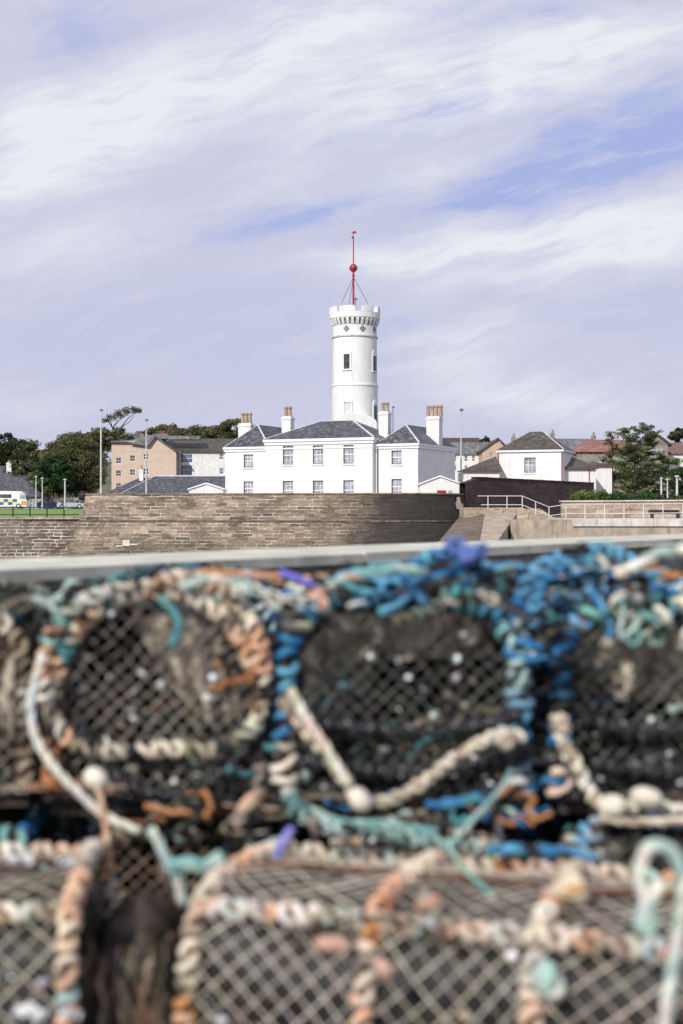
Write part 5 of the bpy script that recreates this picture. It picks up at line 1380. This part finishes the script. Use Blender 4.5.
        mb = MB(); mb.tube([vs[K_*N_+i] for i in range(N_)], .006, 6, closed=True); mb.build('entrance_ring', M['rubber'], fn)
    # small balls added over the net, their pale colours painting sun glints
    mb = net_mb
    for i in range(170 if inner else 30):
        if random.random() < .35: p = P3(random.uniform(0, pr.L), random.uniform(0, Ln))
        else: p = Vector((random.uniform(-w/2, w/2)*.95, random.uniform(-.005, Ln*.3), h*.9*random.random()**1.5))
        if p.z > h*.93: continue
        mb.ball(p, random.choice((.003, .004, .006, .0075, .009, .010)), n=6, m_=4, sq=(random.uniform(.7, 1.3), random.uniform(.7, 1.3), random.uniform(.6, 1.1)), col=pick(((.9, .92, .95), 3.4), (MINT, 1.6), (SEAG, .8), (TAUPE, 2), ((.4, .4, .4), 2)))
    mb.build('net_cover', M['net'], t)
    if extra: extra(t, pr, hoops, bars)
    return t

def pal_basic(front, bars_pal, pitch=.03, ends=True, fr_rr=None):
    def f(pr, hoops, bars):
        out = []
        for i, hp in enumerate(hoops):
            out.append(('rope_wrap', hp, front, pitch*random.uniform(.9, 1.15) if not (fr_rr and i == 0) else .036, fr_rr if i == 0 else None))
            out.append(('rubber_wrap', [hp[0], hp[0].lerp(hp[-1], .33)+Vector((0, 0, -.004)), hp[0].lerp(hp[-1], .66), hp[-1]], lambda s: INK, .022, .006))
        for nm in ('sl', 'sr', 'tp'): out.append(('rope_wrap', bars[nm], bars_pal, pitch, None))
        for nm in ('bl', 'br'): out.append(('rubber_wrap', bars[nm], lambda s: INK, .024, .006))
        return out
    return f
mixA = lambda s: pick((INK, 3), (TAUPE, 1), (RUST, .6)) if s < .24 or s > .76 else pick((PEACH, 3.2), (CREAM, 2.4), (BONE, 1.5), (RUST, 1.2), (MINT, .7), (TEAL, .4)) if not .22 < s < .30 else pick((TEAL, 2), (MINT, 2), (PEACH, 1))
def mixB(s):
    if s < .07 or s > .93: return pick((BONE, 3), (CREAM, 2))
    if s > .62: return pick((BLUE, 4), (SKYB, 1.6), (MINT, .8), (INK, .6))
    if s < .36: return pick((BLUE, 3.4), (SKYB, 1), (INK, 1.6), (CREAM, .5))
    return pick((INK, 2.6), (BLUE, 2.4), (TEAL, 1.3), (OLIVE, 1.2), (SEAG, .7))
def mixC(s):
    if s < .07: return pick((BONE, 3), (CREAM, 2))
    if s < .33: return pick((BLUE, 4), (SKYB, 1.4), (INK, .8))
    return pick((INK, 2), (DKGRN, 1), (MINT, 1.3), (SEAG, 1.2), (BLUE, 1.2), (BONE, .6))
mixD = lambda s: pick((OLIVE, 2), (TAUPE, 1.5), (MINT, 1), (INK, 1.5), (BONE, .6))
darkbar = lambda s: pick((INK, 3), (BLUE, 1.3), (TEAL, 1), (OLIVE, 1), (MINT, .5))
peachbar = lambda s: pick((PEACH, 3), (CREAM, 2.6), (RUST, 1.1), (MINT, 1), (BONE, 1.2), (TAUPE, .6))
mintbar = lambda s: pick((BONE, 3.4), (MINT, .9), (CREAM, 2.6), (PEACH, 2), (TAUPE, 1.2))

YU = 2.72
def upl(px0, px1, top, base_py=806, Y=YU):
    """location, width and height of an upper-row creel whose front end spans px0..px1"""
    w = (px1-px0)/F*Y-.03; zb = .475; return ((px0+px1)/2-341.5)/F*Y, w, PZ(top, Y)-zb-.012, zb
x, w, h, zb = upl(44, 266, 583)
creel('lobster creel wound with peach and cream rope, its taupe net funnel in sunlight', (x, YU, zb), radians(2), w, h, .64, .15, 2.15, pal_basic(mixA, peachbar, .028), 3, net_col=(.22, .19, .16), patches=((-.25, .86, .85, .90, .96, .28, .30, .30, .035, 'knit_taupe'), (-.9, .2, .2, .1, .1, .6, -.7, .7, .22, 'knit_brown')))
x, w, h, zb = upl(276, 528, 588)
creel('lobster creel wound with blue rope down both sides, in the middle of the top row', (x, YU+.01, zb), radians(-1.5), w, h, .66, .22, 2.9, pal_basic(mixB, darkbar, .032, fr_rr=.0092), 4, net_col=(.09, .09, .08), patches=((-.85, .90, .85, .90, .85, .66, -.9, .62, .03, 'knit_taupe'), (-.6, .1, .7, .1, .6, .5, -.5, .55, .25, 'knit_brown')))
x, w, h, zb = upl(553, 800, 594)
creel('blue-edged lobster creel cut by the right frame edge in the top row', (x, YU+.0, zb), radians(-3), w, h, .66, .22, 2.9, pal_basic(mixC, darkbar, .034, fr_rr=.0092), 5, net_col=(.11, .11, .095), patches=((-.85, .82, .6, .86, .6, .42, -.8, .48, .03, 'knit_taupe'),))
x, w, h, zb = upl(-215, 26, 598)
creel('olive and grey lobster creel cut by the left frame edge in the top row', (x, YU+.06, zb), radians(3), w, h, .62, .2, 2.6, pal_basic(mixD, darkbar, .034), 7, net_col=(.2, .14, .10), patches=((-.2, .85, .9, .8, .9, .5, -.2, .5, .05, 'knit_brown'),))
# back row and lower tier, copies of the built ones
def children(o): return [c for c in bpy.data.objects if c.parent == o]
def copy_creel(src, loc, rz, label):
    c = src.copy(); COL.objects.link(c); c.location = loc; c.rotation_euler = (0, 0, rz); c['label'] = label
    for ch in children(src):
        d_ = ch.copy(); COL.objects.link(d_); d_.parent = c
        for g_ in children(ch):
            e_ = g_.copy(); COL.objects.link(e_); e_.parent = d_
    return c
CR = [o for o in bpy.data.objects if o.type == 'EMPTY' and o.name.startswith('lobster_creel')]
CR.sort(key=lambda o: o.name)
for i, (px_, src, dz) in enumerate(((120, 1, -.01), (405, 2, -.02), (690, 0, -.03))):
    copy_creel(CR[src], (PX(px_, YU)*1.02+.03, YU+.70+.02*i, .475+dz*.5), radians(2-3*i), ['creel behind the peach wound one in the top row', 'creel behind the middle blue wound one in the top row', 'creel behind the one at the right frame edge'][i])
for i, (px_, src) in enumerate(((158, 3), (405, 0), (665, 1), (-90, 2))):
    copy_creel(CR[src], (PX(px_, YU)+.02, YU+.02, .036), radians(-3+2*i), ['lower creel carrying the peach wound one', 'lower creel carrying the middle blue wound one', 'lower creel carrying the one at the right frame edge', 'lower creel carrying the one at the left frame edge'][i])

# front creels, lying side-on to the camera (their length runs across the picture)
def side_creel(label, pl, pr_, depth, H, key, pal, hoopfr, net_col, n_exp=3.6, tw=.00135, **kw):
    """pl, pr_: ground positions of the near-left and near-right lower corners"""
    pl, pr_ = Vector(pl), Vector(pr_); d_ = pr_-pl; Ln = d_.length; ang = math.atan2(d_.y, d_.x)
    # local y runs along the creel: rotate so that y points from left to right; local +x then faces the camera
    mid = pl+Vector((-d_.y, d_.x, 0)).normalized()*depth/2
    kw.setdefault('funnel_mat', 'knit_brown')
    return creel(label, (mid.x, mid.y, .036), ang-pi/2, depth, H, Ln, H*.45, n_exp, pal, key, endhoops=hoopfr, net_col=net_col, tw=tw, cell=.045, **kw)
def pal_front(hoopc, barc, pitch=.03):
    def f(pr, hoops, bars):
        out = [('rope_wrap', hp, hoopc, pitch, .0072) for hp in hoops]
        out += [('rope_wrap', bars['sr'], barc, pitch*.95, .0078), ('rope_wrap', bars['sl'], peachbar, pitch, .008), ('rope_wrap', bars['br'], barc, pitch, .0075), ('rubber_wrap', bars['bl'], lambda s: INK, .024, .006)]
        return out
    return f
hoopF = lambda s: pick((PEACH, 2.4), (CREAM, 2.4), (RUST, 1.4), (TAUPE, 1.2), (MINT, .8), (BONE, 1))
HF = .405
c1 = side_creel('big creel lying side-on at the front with pale mint and peach ropes', (PX(182, 2.12), 2.13, 0), (PX(700, 1.9), 1.89, 0), .50, HF, 21, pal_front(hoopF, mintbar), (0, .37, .70, 1), (.52, .46, .38), shoulder=.40, inner=True)
c2 = side_creel('creel lying side-on at the lower left with peach and rust ropes', (-.98, 2.07, 0), (PX(66, 2.1), 2.10, 0), .50, HF, 22, pal_front(hoopF, peachbar), (0, .5, 1), (.48, .41, .33), shoulder=.40, inner=True)
# brown funnel net showing through the front face of the big creel is part of its own entrance_funnel
# ------------------------------------------------------------------ loose ropes, floats and net on the creels
def q3(lst, Y): return [P(a, b, (c[0] if c else Y)) for a, b, *c in lst]
g1 = 'loose rope ends lying over the creels'
one = lambda *o: (lambda s: pick(*o))
def wound_rope(pts, r, colf, lab, name='rope', pitch=None, mat='rope', core=INK):
    path = smooth_path(pts, .008, jitter=.006); mb = MB(); mb.tube(path, r*.5, 6, core); coil(mb, path, r*.45, r*.52, pitch or r*2.1, colf, n=6)
    return tag(mb.build(name, M[mat], None, smooth=True), lab, 'rope' if mat == 'rope' else 'rubber strip')
rope3('rope', q3([(44, 655), (36, 680), (31, 705), (35, 735), (52, 765), (76, 790), (104, 815), (140, 832)], 2.64), .0085, one((BONE, 3), ((.6, .72, .68), 2)), 'pale mint rope curving down the left side of the peach wound creel')
wound_rope(q3([(282, 700), (300, 722), (320, 748), (342, 776), (358, 798), (378, 803), (400, 796), (428, 778), (455, 758), (480, 742), (503, 735), (520, 738)], 2.62), .0105, one((CREAM, 3), (BONE, 2), (TAUPE, 1.4)), 'thick cream rope slung across the front of the middle blue creel', pitch=.015, core=TAUPE)
rope3('rope', q3([(290, 690), (305, 715), (322, 742), (350, 785)], 2.60), .009, one((CREAM, 3), (BONE, 2)), 'thinner cream strand beside the thick cream rope at its left end', fuzz=.006)
wound_rope(q3([(556, 715), (562, 740), (575, 765), (590, 792), (612, 806), (650, 806), (700, 812)], 2.62), .0105, one((CREAM, 3), (BONE, 3), (TAUPE, 1)), 'thick cream rope hanging from the blue wrapped post at right', pitch=.015, core=TAUPE)
rope3('rope', q3([(600, 818), (640, 822), (700, 820)], 2.58), .008, one((CREAM, 2), (TAUPE, 1)), 'thin beige rope under the cream floats at the right edge')
# blue rope mass draped over the tops
for i, (pts, r, cols, lab) in enumerate((
    ([(352, 606), (372, 598), (392, 588), (408, 574), (424, 560), (444, 552), (470, 549)], .012, ((BLUE, 2), (SKYB, 3)), 'bright blue rope rising from the middle creel to the violet bundle'),
    ([(380, 612), (400, 600), (418, 590), (430, 604)], .010, ((SKYB, 3), (BLUE, 1)), 'short curl of light blue rope on top of the middle creel'),
    ([(455, 556), (480, 572), (502, 588), (520, 602), (540, 612), (558, 622)], .010, ((BLUE, 3), (TEAL, 1), (INK, 1)), 'blue rope running down from the violet bundle between two creels'),
    ([(516, 606), (530, 580), (550, 562), (576, 551), (604, 549), (628, 560), (642, 580), (648, 596)], .011, ((BLUE, 2), (SKYB, 3)), 'arch of blue rope over the top of the right creel'),
    ([(530, 612), (545, 584), (566, 566), (590, 560), (612, 566)], .010, ((SKYB, 2), (BLUE, 2), (BONE, .6)), 'lighter blue rope just under the blue rope arch'),
    ([(590, 585), (600, 605), (606, 625), (610, 640)], .009, ((BLUE, 2), (SKYB, 2)), 'blue rope end hanging down inside the blue arch'),
    ([(498, 625), (508, 640), (518, 660), (524, 690)], .012, ((SEAG, 2), (MINT, 2)), 'sea green rope on the right corner post of the middle creel'),
    ([(545, 650), (520, 642), (508, 650), (530, 660), (560, 652)], .009, ((BLUE, 3), (INK, 1)), 'blue lashing tying the middle and right creels together'),
    ([(280, 612), (296, 600), (318, 596), (340, 600)], .010, ((BLUE, 2), (INK, 1), (TEAL, 1)), 'dark blue rope on the left shoulder of the middle creel'),
    ([(395, 622), (440, 606), (486, 598), (500, 610)], .009, ((CREAM, 1), (SEAG, 2), (OLIVE, 1)), 'greenish rope lying along the top of the middle creel'),
    ([(612, 572), (640, 562), (664, 553), (700, 548)], .012, ((BONE, 3), (MINT, 2)), 'white rope over the top right corner of the stack'),
    ([(180, 588), (210, 579), (240, 583), (268, 597), (284, 612)], .010, ((MINT, 3), (BONE, 2)), 'pale mint rope across the shoulder of the peach wound creel'),
    ([(196, 573), (236, 572), (270, 575), (300, 579)], .007, ((PEACH, 2), (RUST, 2), (BONE, 1)), 'thin orange rope along the top behind the pale mint one'),
    ([(232, 592), (256, 590), (280, 598), (312, 602)], .008, ((BONE, 2), (MINT, 1)), 'short white rope beside the violet twine'),
    ([(330, 584), (360, 576), (392, 570), (430, 572)], .009, ((MINT, 2), (SEAG, 1), (SALMON, .5)), 'mint rope lying behind the bright blue rope'),
    ([(64, 596), (90, 584), (120, 578), (160, 572)], .008, ((INK, 2), (TEAL, 2), (OLIVE, 1)), 'dark teal rope over the top left of the peach wound creel'),
    ([(0, 606), (26, 598), (50, 602), (62, 612)], .008, ((MINT, 1), (OLIVE, 2), (TAUPE, 1)), 'olive and mint rope on the left frame edge creel'),
    ([(160, 596), (176, 622), (170, 650)], .009, ((TEAL, 2), (SEAG, 1)), 'teal rope end hanging inside the peach wound creel'),
    )):
    if i in (0, 2, 3, 4, 6, 8, 9, 13, 15): wound_rope(q3(pts, 2.66-.004*i), r, one(*cols, (INK, .8)), lab)
    else: rope3('rope', q3(pts, 2.66-.004*i), r*.85, one(*cols), lab, fuzz=.012, frizz=25)
INKF = lambda s_: vary((.015, .016, .018))
for pts, Y_, r, lab in (([(292, 716), (340, 728), (400, 732), (460, 730), (520, 716)], 2.705, .017, 'thick black rubber wound bar across the foot of the middle creel opening'), ([(300, 762), (380, 770), (450, 768), (530, 752)], 2.69, .014, 'second black rubber wound bar below the thick one of the middle creel'),
    ([(580, 716), (630, 728), (700, 730)], 2.705, .017, 'black rubber wound bar across the foot of the right creel'), ([(590, 765), (640, 770), (700, 768)], 2.69, .014, 'lower black rubber wound bar of the right creel'),
    ([(75, 720), (100, 758), (140, 790), (190, 792), (235, 762), (256, 725)], 2.69, .011, 'glossy black rubber wound hoop round the bottom of the peach wound creel')):
    wound_rope(q3(pts, Y_), r, INKF, lab, name='rubber_strip', pitch=r*2.3, mat='rubber')
def ovalcol(s_):
    if s_ < .16: return pick((PEACH, 3), (RUST, 2.2), (CREAM, 1.5), (BONE, 1))
    if s_ < .28: return pick((MINT, 1.5), (SEAG, 1), (PEACH, 2), (BONE, 1))
    if s_ < .62: return pick((PEACH, 2.6), (CREAM, 2), (BONE, 1.6), (MINT, .4), (TAUPE, .6))
    return pick((CREAM, 2), (TAUPE, 2), (BONE, 1.2), (INK, 1), (OLIVE, .7))
wound_rope(q3([(70, 742), (50, 712), (43, 680), (50, 640), (72, 612), (104, 592), (145, 580), (190, 578), (226, 590), (250, 618), (262, 655), (262, 700), (250, 732), (222, 748), (180, 750), (135, 752), (96, 750), (70, 742)], 2.695), .0135, ovalcol, 'closed oval hoop wound with peach, cream and mint rope on the left creel', pitch=.022)
wound_rope(q3([(0, 790), (60, 786), (130, 790)], 2.66), .008, one((RUST, 2), (TAUPE, 2), (INK, 1)), 'rusty wound bar at the left below the top row')
# violet-blue bundle on top
mb = MB(); random.seed(9); c0 = P(468, 552, 2.62)
for k_ in range(13):
    a = c0+Vector((random.uniform(-.026, .026), random.uniform(-.03, .03), random.uniform(-.014, .014))); ax = rnd_unit(); u_ = ax.orthogonal().normalized(); v_ = ax.cross(u_); r = random.uniform(.007, .015)
    mb.tube([a+(u_*cos(2*pi*i/16)+v_*sin(2*pi*i/16))*r for i in range(16)], .005, 5, vary((.12, .18, .46)), closed=True)
tag(mb.build('twine_bundle', M['rope'], smooth=True), 'violet-blue bundle of twine on top of the middle creel', 'twine')
rope3('twine', q3([(280, 572), (296, 578), (314, 586)], 2.60), .006, one((VIOLET, 1)), 'short violet twine on top beside the orange rope', 'twine')
rope3('twine', q3([(292, 828), (283, 842), (276, 858)], 2.18), .006, one((VIOLET, 2), ((.3, .28, .7), 2)), 'violet strap tied to the back bar of the big front creel', 'twine')
# tangle of mint rope at right
mb = MB(); c0 = P(652, 622, 2.66)
for k_ in range(20):
    a = c0+Vector((random.uniform(-.085, .1), random.uniform(-.03, .03), random.uniform(-.035, .035))); ax = (rnd_unit()+Vector((0, 1, 0))).normalized(); u_ = ax.orthogonal().normalized(); v_ = ax.cross(u_); r = random.uniform(.012, .028)
    mb.tube([a+(u_*cos(2*pi*i/14)+v_*sin(2*pi*i/14)*.8)*r for i in range(14)], .0058, 5, pick((MINT, 3), (BONE, 2), (SEAG, 1.5), (DKGRN, 1)), closed=True)
tag(mb.build('rope_tangle', M['rope'], smooth=True), 'tangle of pale mint rope near the right edge of the top row', 'rope')
# rope heaps filling the gaps on top of the stack
def tangle(name, cx, cy, Y, wx, wz, n, cols, label, key, rr=.006, rmax=.05):
    random.seed(key); mb = MB(); c0 = P(cx, cy, Y)
    for k_ in range(n):
        a = c0+Vector((random.uniform(-wx, wx), random.uniform(-.09, .09), random.uniform(-wz, wz))); pts = [a]; d_ = rnd_unit()
        for i in range(9):
            d_ = (d_+rnd_unit()*.75).normalized(); d_.z *= .6
            nx_ = pts[-1]+d_*.022; 
            if abs(nx_.z-c0.z) > wz*1.4: d_.z = -d_.z; nx_ = pts[-1]+d_*.022
            pts.append(nx_)
        mb.tube(smooth_path(pts, .007), rr*random.uniform(.5, 1.2), 5, pick(*cols))
    tag(mb.build(name, M['rope'], smooth=True), label, 'rope')
tangle('rope_tangle', 440, 574, 2.84, .16, .014, 60, ((INK, 4), (BLUE, 2), (SKYB, .7), (SEAG, 1), (OLIVE, 1.4), (SALMON, .4), (MINT, .5)), 'dark and blue rope litter on top of the middle creel', 31)
tangle('rope_tangle', 590, 576, 2.84, .13, .018, 46, ((INK, 2), (BLUE, 2), (SKYB, 1.2), (RUST, .6), (MINT, 1), (BONE, .4)), 'heap of dark and blue rope under the blue arch', 32)
tangle('rope_tangle', 60, 598, 2.86, .17, .022, 50, ((INK, 4), (OLIVE, 2), (MINT, 1), (DKGRN, 1.5)), 'dark green rope litter between the two left creels', 33)
tangle('rope_tangle', 330, 588, 2.84, .07, .018, 34, ((INK, 3), (BLUE, 1.5), (PEACH, .8), (BONE, .8), (TEAL, 1)), 'mixed dark and pale rope scraps on top between the left and middle creels', 38)
tangle('rope_tangle', 540, 700, 2.80, .022, .12, 42, ((INK, 5), (BLUE, 1), (OLIVE, 1)), 'dark rope ends stuffed between the middle and right creels', 34)
tangle('rope_tangle', 270, 700, 2.84, .02, .13, 42, ((INK, 5), (RUST, .8), (TEAL, 1)), 'dark rope ends stuffed between the peach wound and middle creels', 35)
tangle('rope_tangle', 450, 795, 2.74, .14, .03, 44, ((INK, 3), (BLUE, 1), (TEAL, 1), (RUST, .7), (MINT, .5)), 'dark rope scraps under the middle creel', 36)
tangle('rope_tangle', 215, 800, 2.72, .12, .03, 44, ((INK, 4), (RUST, .7), (TAUPE, 1.6), (OLIVE, 1)), 'rusty brown rope scraps under the peach wound creel', 37)
# ropes along the back edge of the big front creel
wound_rope(q3([(288, 795), (296, 815), (320, 826), (370, 832), (420, 840), (470, 848), (540, 852), (612, 856)], 2.42), .010, one((SEAG, 2), (MINT, 3), (TAUPE, 1), (INK, .5)), 'sea green rope lying along the back bar of the big front creel')
rope3('rope', q3([(292, 806), (330, 818), (380, 822), (440, 830)], 2.46), .007, one((MINT, 2), (SEAG, 2)), 'second mint rope lying just behind the sea green one', fuzz=.010, frizz=40)
rope3('rope', q3([(428, 806), (460, 800), (492, 796)], 2.50), .009, one((BLUE, 3), (TEAL, 1), (INK, 1)), 'blue rope end lying under the middle creel', fuzz=.006, frizz=20)
rope3('rope', q3([(486, 850), (530, 848), (600, 856)], 2.38), .008, one((BLUE, 3), (INK, 1), (SKYB, 1), (TEAL, 1)), 'blue rope on the back bar of the big front creel', fuzz=.006, frizz=20)
rope3('rope', q3([(448, 848), (468, 872), (484, 888), (496, 902)], 2.2), .0045, one((MINT, 1), (SEAG, 1)), 'thin mint rope end hanging over the top net of the big front creel')
rope3('rope', q3([(452, 845), (476, 816), (500, 790), (512, 770)], 2.4), .0045, one((MINT, 2), (SEAG, 1)), 'thin mint rope rising towards the cream rope')
rope3('rope', q3([(662, 1060), (668, 1000), (676, 950), (682, 900), (680, 866), (664, 846), (646, 850), (640, 872), (644, 898), (652, 920), (646, 932), (640, 918), (650, 900), (664, 880)], 1.84), .0085, one((MINT, 3), (BONE, 2)), 'pale mint rope loop in front of the big creel at the right edge', step=.005)
rope3('rope', q3([(234, 826), (246, 808), (262, 792)], 2.5), .012, one((PEACH, 1), (TAUPE, 2), (RUST, 1)), 'brown wrapped rope end at the back left corner of the big front creel', fuzz=.004)
rope3('rope', q3([(166, 868), (184, 862), (205, 866), (222, 856)], 2.3), .012, one((SKYB, 1), (SEAG, 2), (MINT, 1), (SALMON, .7)), 'teal rope knot at the left corner of the big front creel', fuzz=.008, frizz=20)
rope3('rope', q3([(150, 830), (160, 850), (176, 880), (184, 905)], 2.3), .008, one((MINT, 2), (BONE, 1)), 'pale rope hanging at the gap between the two front creels', fuzz=.005)
# floats, toggles and tape
def float_(px_, py_, Y, rx, rz_, label, mat='float', ang=0):
    mb = MB(); r = 1; pr_ = [(.25, -1.0), (.62, -.86), (.92, -.45), (1, 0), (.92, .45), (.62, .86), (.25, 1.0)]
    p = P(px_, py_, Y); vs = []
    mb.lathe([(a*rz_, b*rx) for a, b in pr_], n=14)
    o = mb.build('float', M[mat], None, smooth=True); o.location = p; o.rotation_euler = (radians(8), radians(90)+ang, 0); return tag(o, label, 'float')
float_(361, 742, 2.62, .020, .020, 'cream float knotted above the thick cream rope') if False else None
float_(360, 800, 2.585, .024, .020, 'cream float at the lowest point of the thick cream rope', ang=.9)
float_(612, 806, 2.58, .026, .022, 'larger cream float below the right creel')
float_(646, 797, 2.57, .028, .019, 'longer cream float right of the larger one', ang=.15)
float_(96, 779, 2.58, .023, .021, 'round cream toggle under the peach wound creel', ang=.6)
float_(332, 944, 1.99, .026, .012, 'faded red tape lump on the front bar of the big creel', 'tape_red')
float_(384, 968, 1.97, .016, .012, 'small orange-red tape lump beside the middle hoop', 'tape_red', .8)
rope3('rope', q3([(98, 788), (102, 806), (106, 828), (108, 845)], 2.5), .006, one((CREAM, 2), (PEACH, 1)), 'thin cream cord hanging from the round toggle')
mb = MB(); random.seed(4)

for i, (a, b, Y, r, cols, lab) in enumerate(((503, 738, 2.6, .018, ((CREAM, 2), (TAUPE, 1)), 'cream rope knot on the right post of the middle creel'), (560, 722, 2.61, .017, ((CREAM, 2), (TAUPE, 1)), 'cream rope knot at the foot of the blue wrapped post'),
    (574, 888, 2.12, .022, (((.4, .24, .12), 2), (TAUPE, 1), (CREAM, 1)), 'orange rope knot on the top net of the big front creel'), (546, 978, 1.95, .024, ((BONE, 2), (MINT, 1)), 'pale rope knot on the front bar of the big creel'), (428, 902, 2.12, .02, ((TAUPE, 2), (PEACH, 1)), 'brownish knot on the hoop of the big front creel'),
    (318, 596, 2.62, .018, ((SALMON, 2), (BONE, 1)), 'salmon pink knot on top of the middle creel'))):
    mb = MB(); knot(mb, P(a, b, Y), r, one(*cols)); knot(mb, P(a, b, Y)+Vector((.008, 0, -.012)), r*.8, one(*cols)); tag(mb.build('rope_knot', M['rope'], smooth=True), lab, 'rope knot')
# dark bunched net stuffed between the two front creels
random.seed(12); p0 = P(140, 905, 2.36); bz_ = .0
t = thing('net_bundle', 'dark brown bunched netting between the two front creels', 'net', (p0.x, 2.40, 0))
for m_, (mt, rad) in enumerate((('knit_brown', .0), ('knit_dark', -.012))):
    mb = MB(); nu, nv = 46, 34; vs = []; fs = []; uv = []
    for j in range(nv+1):
        for i in range(nu+1):
            a = 2*pi*i/nu; zt = .37*j/nv; rr = math.sqrt(max(.0, 1-(j/nv)**3.5))
            n_ = mnoise.noise(Vector((cos(a)*2.2, sin(a)*2.2, zt*7)))*.022+mnoise.noise(Vector((cos(a)*9, sin(a)*9, zt*18)))*.012
            vs.append(((.10+rad+n_)*cos(a)*rr, (.20+rad+n_)*sin(a)*rr, .005+zt))
    for j in range(nv):
        for i in range(nu):
            a = j*(nu+1)+i; fs.append((a, a+1, a+nu+2, a+nu+1)); uv.append([(i*.022, j*.013), ((i+1)*.022, j*.013), ((i+1)*.022, (j+1)*.013), (i*.022, (j+1)*.013)])
    mb.add(vs, fs, None, uv)
    mb.build('net', M[mt], t, smooth=True)
mb = MB()
for k_ in range(420):
    a = random.uniform(pi, 2*pi); z_ = random.uniform(.08, .36); p = Vector((.11*cos(a), .21*sin(a), z_)); pts = [p]
    for i in range(6): pts.append(pts[-1]+Vector((random.uniform(-.014, .014), random.uniform(-.006, .004), -.03*random.uniform(.4, 1.2))))
    if pts[-1].z > .01: mb.tube(pts, random.choice((.0016, .0025, .004)), 4, pick(((.14, .105, .075), 3), ((.2, .11, .06), .5), (INK, 3), (TAUPE, 1)))
mb.build('loose_twine', M['net'], t)
# small crumpled white sheets low in the creels
for i, (a, b, Y, s_, lab) in enumerate(((18, 858, 2.3, .024, 'white scrap inside the lower left creel'), (70, 862, 2.32, .022, 'smaller white scrap right of the wider white scrap'), (30, 1012, 2.0, .024, 'crumpled white scrap at the bottom left corner'), (70, 1014, 2.02, .016, 'small white scrap at the foot of the left creel hoop'))):
    mb = MB(); nx_, ny_ = 10, 5
    vs = [(( u_/nx_-.5)*2*s_, .02*mnoise.noise(Vector((u_*.7, v_*.7, i*5))), (v_/ny_-.5)*s_*.55+.012*mnoise.noise(Vector((u_*.5, v_*.9, i*3)))) for v_ in range(ny_+1) for u_ in range(nx_+1)]
    mb.add(vs, [(v_*(nx_+1)+u_, v_*(nx_+1)+u_+1, (v_+1)*(nx_+1)+u_+1, (v_+1)*(nx_+1)+u_) for v_ in range(ny_) for u_ in range(nx_)])
    o = mb.build('white_scrap', M['off_white'], None, smooth=True); o.location = P(a, b, Y); o.rotation_euler = (-.6, .1, 0); tag(o, lab, 'scrap')
